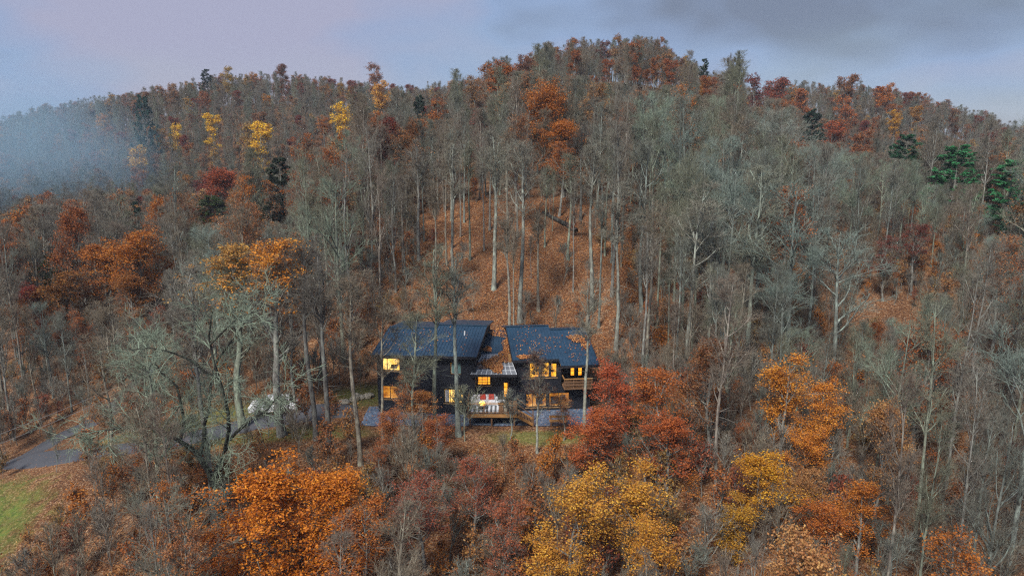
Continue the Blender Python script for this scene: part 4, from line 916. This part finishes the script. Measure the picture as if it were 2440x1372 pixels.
GREYS = [(GREY, 'grey'), (WARMG, 'brownish grey'), (COOLG, 'cool grey'), (GREENG, 'greenish grey'), (PINKG, 'pinkish grey')]
SHORT = {'full bright orange tree below': 'full bright orange tree', 'golden yellow tree below the gravel': 'open golden tree', 'bright red maple at': 'bright red maple', 'tall amber orange tree on': 'tall amber tree',
         'round ochre yellow tree': 'round ochre tree', 'rust orange tree among': 'rust orange tree', 'rusty brown oak below': 'rusty brown oak', 'tall oak with orange leaves left': 'oak with orange top', 'big oak with ochre': 'oak with ochre boughs',
         'leaning lichened tree over': 'lichened tree by the lawn', 'tall orange oak high': 'tall orange oak', 'tan brown leaved tree with': 'tan brown tree', 'orange topped tree': 'orange topped tree', 'straight grey trunk rising': 'trunk behind the house gap',
         'tall pale grey tree beside': 'pale tree beside the house', 'broad fan shaped grey': 'fan shaped grey tree', 'broad maroon leaved': 'broad maroon tree', 'bright green pine on': 'fuller green pine', 'bright green pine at': 'bright pine at the hill end',
         'narrow dark pine higher': 'narrow dark pine', 'dark broad pine at': 'dark broad pine', 'dark pointed spruce': 'dark pointed spruce', 'olive green pine': 'olive green pine', 'rusty orange tree tallest': 'rusty orange thicket', 'small dark red tree in': 'small dark red tree',
         'broad brown orange oak': 'brown orange hilltop oak', 'dim green pine in': 'dim green pine', 'broad twiggy tree at': 'broad twiggy tree by the bend', 'dull reddish brown': 'dull reddish brown tree', 'rust red tree at the foot': 'rust red tree'}
LAND = [(a, b_, v) for a, b_, l_ in HLAB for k_, v in SHORT.items() if l_.startswith(k_)] + [(HERO[-1][0], HERO[-1][1], 'dark forked oak'), (-22.4, 2, 'white car'), (9.5, 4, 'house'), (px_, 24, 'utility pole'), (7, 43, 'fallen log')]
stuff_pts = []; n_ind = {'bare': 0, 'leaf': 0}
for de, x, y, z, h0, bx_, by_, tx, ty in near:
    q = nz2(x, y, .035); zn = zone(x, y); u = rng.random()
    p_leaf = .10 + .10 * (q > .5)
    if zn == 'below the house': p_leaf = .5 if x < 16 else .10
    if zn == 'right of the house': p_leaf = .06
    if zn == 'behind the house': p_leaf = .03
    if zn == 'beyond the driveway': p_leaf = .10
    if zn == 'on the right ridge': p_leaf = .24
    if zn == 'on the upper hill': p_leaf = .12 + .16 * (q > .2)
    if zn == 'on the left ridge': p_leaf = .20
    leafb = u < p_leaf
    if leafb:
        ci = rng.choice(5, p=(.32, .24, .18, .20, .06)); c_, cn = LEAFC[ci]; c_ = tuple(np.array(c_) * rng.uniform(.8, 1.15))
    else:
        w_ = (.26, .22, .20, .20, .12) if zn != 'right of the house' and not (zn == 'below the house' and x > 16) else (.18, .06, .38, .34, .04)
        if zn == 'below the house' and x <= 16: w_ = (.2, .3, .08, .1, .32)
        ci = rng.choice(5, p=w_); c_, cn = GREYS[ci]; c_ = tuple(np.array(c_) * rng.uniform(.82, 1.12))
    if zn == 'on the left ridge': c_ = tuple(np.array(c_) * .85)
    fr = 'leaf' if leafb else 'bare'
    if n_ind[fr] < (285 if fr == 'bare' else 150):
        n_ind[fr] += 1
        if leafb:
            key = ('sparse%d' % rng.integers(3)) if rng.random() < .7 else 'loose%d' % rng.integers(2)
            if de > 120: key = 'farsparse%d' % rng.integers(2) if rng.random() < .5 else 'farleaf%d' % rng.integers(3)
            if zn == 'below the house' and rng.random() < .5: h0 *= .8
        else:
            key = 'bare%d' % rng.integers(5) if rng.random() > (.45 if zn == 'right of the house' else .12) else 'lichen%d' % rng.integers(2)
            if zn == 'behind the house': key = 'pole%d' % rng.integers(3)
            if de > 130: key = 'farbare%d' % rng.integers(4)
        wide = rng.uniform(.9, 1.2); lx, ly, ls = min(LAND, key=lambda q_: (q_[0] - x) ** 2 + (q_[1] - y) ** 2)
        rel = 'uphill from' if y - ly > 4 else 'downhill from' if y - ly < -4 else 'level with'
        big = ('short ' if h0 < 11 else 'tall ' if h0 > 17.5 else '') + ('narrow ' if wide < .99 else 'broad ' if wide > 1.11 else '')
        if leafb: lab = '%s%s leaved tree %s the %s' % (big, cn, rel, ls); nm = 'autumn_tree'; gp = 'leaved trees near the ' + ls
        else: lab = '%sbare %s tree %s the %s' % (big, cn, rel, ls); nm = 'bare_tree'; gp = 'bare trees near the ' + ls
        s = h0 / PH[key]; put_tree(nm, key, (x, y, z - .15), s, rng.uniform(0, 6.28), c_, lab, gp, None, wide)
    else: stuff_pts.append((x, y, z - .15, h0, 'leaf' if leafb else 'bare', cn))
print('woods: individuals', n_ind, 'stuff trees', len(stuff_pts), 'heroes', len(HERO))

# the rest of the woods, and the undergrowth, as one mass each (instanced on points)
TINT = {}
def tinted(m, c):
    k = (m.name, tuple(round(float(v), 3) for v in c))
    if k not in TINT:
        q = m.copy(); t = q.node_tree; oi = [n for n in t.nodes if n.type == 'OBJECT_INFO'][0]; rgb = N(t, 'ShaderNodeRGB'); rgb.outputs[0].default_value = (*[float(v) for v in c], 1)
        for l in list(oi.outputs['Color'].links): t.links.new(rgb.outputs[0], l.to_socket)
        TINT[k] = q
    return TINT[k]
def instanced(name, kinds, pts, label, cat):
    """kinds: list of (proto key, colour); pts: rows x, y, z, kind index, scale, rotation"""
    lib = bpy.data.collections.new(name + '_kinds')
    for i, (key, c_) in enumerate(kinds):
        sub = bpy.data.collections.new('%s_%03d' % (name, i)); lib.children.link(sub)
        for part, me in PROTO[key].items():
            o = bpy.data.objects.new(part, me); sub.objects.link(o)
            cc = tuple(c_ if (me.materials[0] is MLEAF or 'branches' not in PROTO[key]) else GREY)
            o.material_slots[0].link = 'OBJECT'; o.material_slots[0].material = tinted(me.materials[0], cc)
    A = np.array(pts, float); me = bpy.data.meshes.new(name); me.vertices.add(len(A)); me.vertices.foreach_set('co', A[:, :3].astype(np.float32).ravel())
    for an, col_, ty in (('kind', 3, 'INT'), ('size', 4, 'FLOAT'), ('turn', 5, 'FLOAT'), ('wide', 6, 'FLOAT')):
        a = me.attributes.new(an, ty, 'POINT'); a.data.foreach_set('value', A[:, col_].astype(np.int32 if ty == 'INT' else np.float32))
    o = link_obj(name, me); tag(o, label, cat, kind='stuff')
    ng = bpy.data.node_groups.new(name, 'GeometryNodeTree'); ng.interface.new_socket('Geometry', in_out='INPUT', socket_type='NodeSocketGeometry'); ng.interface.new_socket('Geometry', in_out='OUTPUT', socket_type='NodeSocketGeometry')
    gi = ng.nodes.new('NodeGroupInput'); go = ng.nodes.new('NodeGroupOutput'); ci = ng.nodes.new('GeometryNodeCollectionInfo'); ci.inputs['Collection'].default_value = lib; ci.inputs['Separate Children'].default_value = True; ci.inputs['Reset Children'].default_value = True
    ip = ng.nodes.new('GeometryNodeInstanceOnPoints'); ip.inputs['Pick Instance'].default_value = True
    def na(n_, ty): q_ = ng.nodes.new('GeometryNodeInputNamedAttribute'); q_.data_type = ty; q_.inputs[0].default_value = n_; return q_.outputs[0]
    cx = ng.nodes.new('ShaderNodeCombineXYZ'); ng.links.new(na('turn', 'FLOAT'), cx.inputs[2])
    cs = ng.nodes.new('ShaderNodeCombineXYZ'); wd = na('wide', 'FLOAT'); ng.links.new(wd, cs.inputs[0]); ng.links.new(wd, cs.inputs[1]); ng.links.new(na('size', 'FLOAT'), cs.inputs[2])
    ng.links.new(gi.outputs[0], ip.inputs['Points']); ng.links.new(ci.outputs[0], ip.inputs['Instance']); ng.links.new(na('kind', 'INT'), ip.inputs['Instance Index'])
    ng.links.new(cx.outputs[0], ip.inputs['Rotation']); ng.links.new(cs.outputs[0], ip.inputs['Scale']); ng.links.new(ip.outputs[0], go.inputs[0])
    md = o.modifiers.new('scatter', 'NODES'); md.node_group = ng; return o
kinds = [('farbare%d' % (i % 4), np.array(GREYS[i % 5][0]) * (1, .85, 1.1)[i % 3]) for i in range(15)]
lk0 = len(kinds)
kinds += [('farleaf0', RUST), ('farleaf1', BROWN), ('farleaf2', (.32, .11, .03)), ('farleaf0', TAN), ('farleaf1', MAROON), ('farsparse0', BROWN), ('farsparse1', RUST), ('farsparse0', TAN), ('farsparse1', (.3, .1, .03)), ('farsparse0', (.22, .08, .05)), ('farsparse1', (.48, .26, .05)), ('farleaf2', (.46, .2, .035))]
P_ = []
for x, y, z, h0, fr, cn in stuff_pts:
    k = int(rng.integers(lk0)) if fr == 'bare' else lk0 + int(rng.integers(len(kinds) - lk0)); s = h0 / PH[kinds[k][0]]
    P_.append((x, y, z, k, s, rng.uniform(0, 6.28), s * rng.uniform(.95, 1.3)))
if P_: instanced('distant_woods', kinds, P_, 'mass of bare and rusty trees covering the upper hill and far ridges', 'woods')
# undergrowth
kinds = [('sapling%d' % (i % 3), np.array(GREYS[(0, 1, 4, 2)[i % 4]][0])) for i in range(6)] + [('bush0', (.36, .12, .035)), ('bush1', (.33, .13, .05)), ('bush2', (.40, .19, .07)), ('bush0', (.27, .08, .045)), ('bush1', (.44, .16, .03)), ('bush2', (.28, .17, .06))]
up = []
cand = np.concatenate([grid_pts(-62, 68, -26, 55, 1.7), grid_pts(-110, 110, 55, 120, 3.0), grid_pts(-260, 260, 120, 330, 4.6)])
for x, y in cand:
    if not clear_of(x, y, .2): continue
    z = H(x, y); bx_, by_, de = proj(x, y, z)
    if not (-80 < bx_ < 2520) or by_ > 1600: continue
    open_ = (12 < y < 50 and 1000 < bx_ < 1480) or (y < 0 and 1110 < bx_ < 1345 and by_ < 1130)
    if open_ and rng.random() < .9: continue
    ty = by_ - 4.0 * FPX / de; hw = 1.5 * FPX / de
    if de < 110 and any(de < d_ - .5 and abs(bx_ - a) < .4 * w_ + .4 * hw and ty < b_ + (.9 if w_ in (230, 200) else .4) * w_ and by_ > b_ for a, b_, w_, d_ in HVIS): continue
    if y < 0 and 860 < bx_ < 1430 and (by_ < 1040 or ty < 1012): continue
    if y < 0 and 530 < bx_ < 870 and ty < 1040 and rng.random() < .7: continue
    bushy = rng.random() < (.68 if y < 2 and x < 18 else .28)
    k = int(rng.integers(6, 12)) if bushy else int(rng.integers(6)); s = rng.uniform(.4, 1.05) * (1 if y > -6 else 1.05); up.append((x, y, z - .05, k, s, rng.uniform(0, 6.28), s * rng.uniform(.8, 1.2)))
print('undergrowth', len(up)); instanced('undergrowth', kinds, up, 'thicket of saplings and small rusty bushes under the trees', 'undergrowth')

# ------------------------------------------------------------------ fallen leaves
def litter(name, pts, nrm, size, cols, label):
    n = len(pts); s = size * rng.uniform(.6, 1.4, n)[:, None]; a = rng.uniform(0, 6.28, n)
    d = np.stack([np.cos(a), np.sin(a), np.zeros(n)], 1); d = unit(d - nrm * (d * nrm).sum(1, keepdims=True)); q = np.cross(nrm, d)
    tilt = rng.normal(size=(n, 1)) * .3; d = unit(d + nrm * tilt); q = unit(q + nrm * rng.normal(size=(n, 1)) * .3)
    P0 = pts + nrm * (.03 + .25 * s)
    V = np.stack([P0 - d * s * .5, P0 + q * s * .36 + nrm * s * .08, P0 + d * s * .5, P0 - q * s * .36 + nrm * s * .08], 1).reshape(-1, 3)
    me = np_mesh(name, V, np.arange(n * 4).reshape(-1, 4), False, np.repeat(rng.random(n), 4)); me.materials.append(MLEAF)
    o = link_obj(name, me); o.color = (*cols, 1); return tag(o, label, 'leaves', kind='stuff')
def scatter(n, x0, x1, y0, y1, keep):
    P = np.stack([rng.uniform(x0, x1, n), rng.uniform(y0, y1, n)], 1); P = P[[keep(*p) for p in P]]
    e_ = .2; z = height(P[:, 0], P[:, 1]); gx = (height(P[:, 0] + e_, P[:, 1]) - z) / e_; gy = (height(P[:, 0], P[:, 1] + e_) - z) / e_
    return np.column_stack([P, z]), unit(np.column_stack([-gx, -gy, np.ones(len(P))]))
a, b_ = scatter(52000, -22, 26, 13.5, 52, lambda x, y: clear_of(x, y, -1)); litter('fallen_leaves', a, b_, .14, (.40, .155, .055), 'deep fallen orange brown leaves on the slope behind the house')
a, b_ = scatter(36000, -36, 34, -22, -3, lambda x, y: clear_of(x, y, 0)); litter('fallen_leaves', a, b_, .13, (.34, .14, .05), 'fallen brown leaves on the bank below the house')
a, b_ = scatter(2600, -50, 8, -4, 6, lambda x, y: True); litter('fallen_leaves', a, b_, .13, (.36, .15, .06), 'scattered leaves on the driveway and the patio')
# leaves drifted on the roofs
def drift(n, blobs, surf, T, label, size=.13, loose=0):
    pts = []
    for (u, v, ru, rv), k in blobs:
        for _ in range(int(k)):
            a = rng.uniform(0, 6.28); q = math.sqrt(rng.random()) * (1 + .18 * math.sin(3 * a + u) + .12 * math.sin(5 * a)); pts.append((u + ru * q * math.cos(a), v + rv * q * math.sin(a)))
    out = np.array([np.array(T(u, v, surf(u, v) + rng.uniform(0, .05))) + np.array(HL) for u, v in pts])
    n_ = np.tile(unit(np.array([0, -.2, 1.])), (len(out), 1)); litter('leaf_drift', out, n_, size, (.46, .19, .07), label)
sR = lambda u, v: 5.3 + .238 * v + .02
drift(0, [((1.1, .35, .75, .32), 420), ((1.9, .3, .5, .22), 160), ((2.2, 2.9, 2.0, 2.8), 190)], sR, TR, 'leaves drifted along the eave of the right roof')
drift(0, [((6.6, 3.4, .95, .75), 420), ((7.1, 2.2, .4, .8), 220), ((6.0, 2.2, 1.6, 2.8), 140)], lambda u, v: 5.3 + .238 * v + .02, TR, 'leaves drifted on the right end of the right roof')
drift(0, [((-1.7, 1.7, 1.0, 1.2), 1300), ((-1.35, .6, .55, .75), 520), ((-.75, 3.2, .5, 1.3), 620), ((-.55, 5.2, .38, 2.2), 520), ((-2.35, 4.6, .42, .6), 260), ((-2.6, 1.4, .6, .9), 160), ((-1.2, 8.6, 1.2, 1.2), 500)],
      lambda u, v: (cz(v) + .07) if v < 3.5 else 4.9 + (v - 3.56) * .148, TC, 'thick orange leaves drifted over the glass canopy and the low roof')
drift(0, [((4.5, 3, 4.6, 3), 130)], lambda u, v: 5.95 + .145 * v, TL, 'a few leaves lying on the left roof')

# ------------------------------------------------------------------ air: even haze and a bank of mist in the left valley
def vol_mat(name, col, dens, aniso=0.0):
    m = bpy.data.materials.new(name); m.use_nodes = True; t = m.node_tree; t.nodes.clear()
    o = N(t, 'ShaderNodeOutputMaterial'); v = N(t, 'ShaderNodeVolumePrincipled'); v.inputs['Color'].default_value = (*col, 1); v.inputs['Density'].default_value = dens; v.inputs['Anisotropy'].default_value = aniso
    L(t, v.outputs[0], o.inputs['Volume']); return m, t, v
zmin = float(Z.min()) - 1.0
m, t, v = vol_mat('pale_haze', (.80, .90, 1.0), .0002)
hz = MB().box((-432, -123, zmin), (432, 462, 64)).build('haze', m); tag(hz, 'thin blue haze hanging over the whole valley', 'haze', kind='stuff')
m, t, v = vol_mat('valley_mist', (.50, .78, 1.0), .03)
tcv = N(t, 'ShaderNodeTexCoord'); ln = N(t, 'ShaderNodeVectorMath', operation='LENGTH'); L(t, tcv.outputs['Object'], ln.inputs[0])
fo = N(t, 'ShaderNodeMapRange', interpolation_type='SMOOTHSTEP'); fo.inputs['From Min'].default_value = 1.0; fo.inputs['From Max'].default_value = .25; L(t, ln.outputs['Value'], fo.inputs[0])
nn = N(t, 'ShaderNodeTexNoise'); nn.inputs['Scale'].default_value = 2.0; nn.inputs['Detail'].default_value = 3; L(t, tcv.outputs['Object'], nn.inputs['Vector'])
nr = N(t, 'ShaderNodeMapRange'); nr.inputs['From Min'].default_value = .22; nr.inputs['From Max'].default_value = .68; L(t, nn.outputs[0], nr.inputs[0])
mu = N(t, 'ShaderNodeMath', operation='MULTIPLY'); L(t, fo.outputs[0], mu.inputs[0]); L(t, nr.outputs[0], mu.inputs[1])
m2 = N(t, 'ShaderNodeMath', operation='MULTIPLY'); m2.inputs[1].default_value = .026; L(t, mu.outputs[0], m2.inputs[0]); L(t, m2.outputs[0], v.inputs['Density'])
bm = bmesh.new(); bmesh.ops.create_icosphere(bm, subdivisions=4, radius=1); me = bpy.data.meshes.new('mist_bank'); bm.to_mesh(me); bm.free()
mc = atY(10, 415, 165); mist = link_obj('mist_bank', me, m); mist.location = mc; mist.scale = (58, 45, 46)
tag(mist, 'bank of pale blue mist drifting in front of the left ridge', 'mist', kind='stuff')
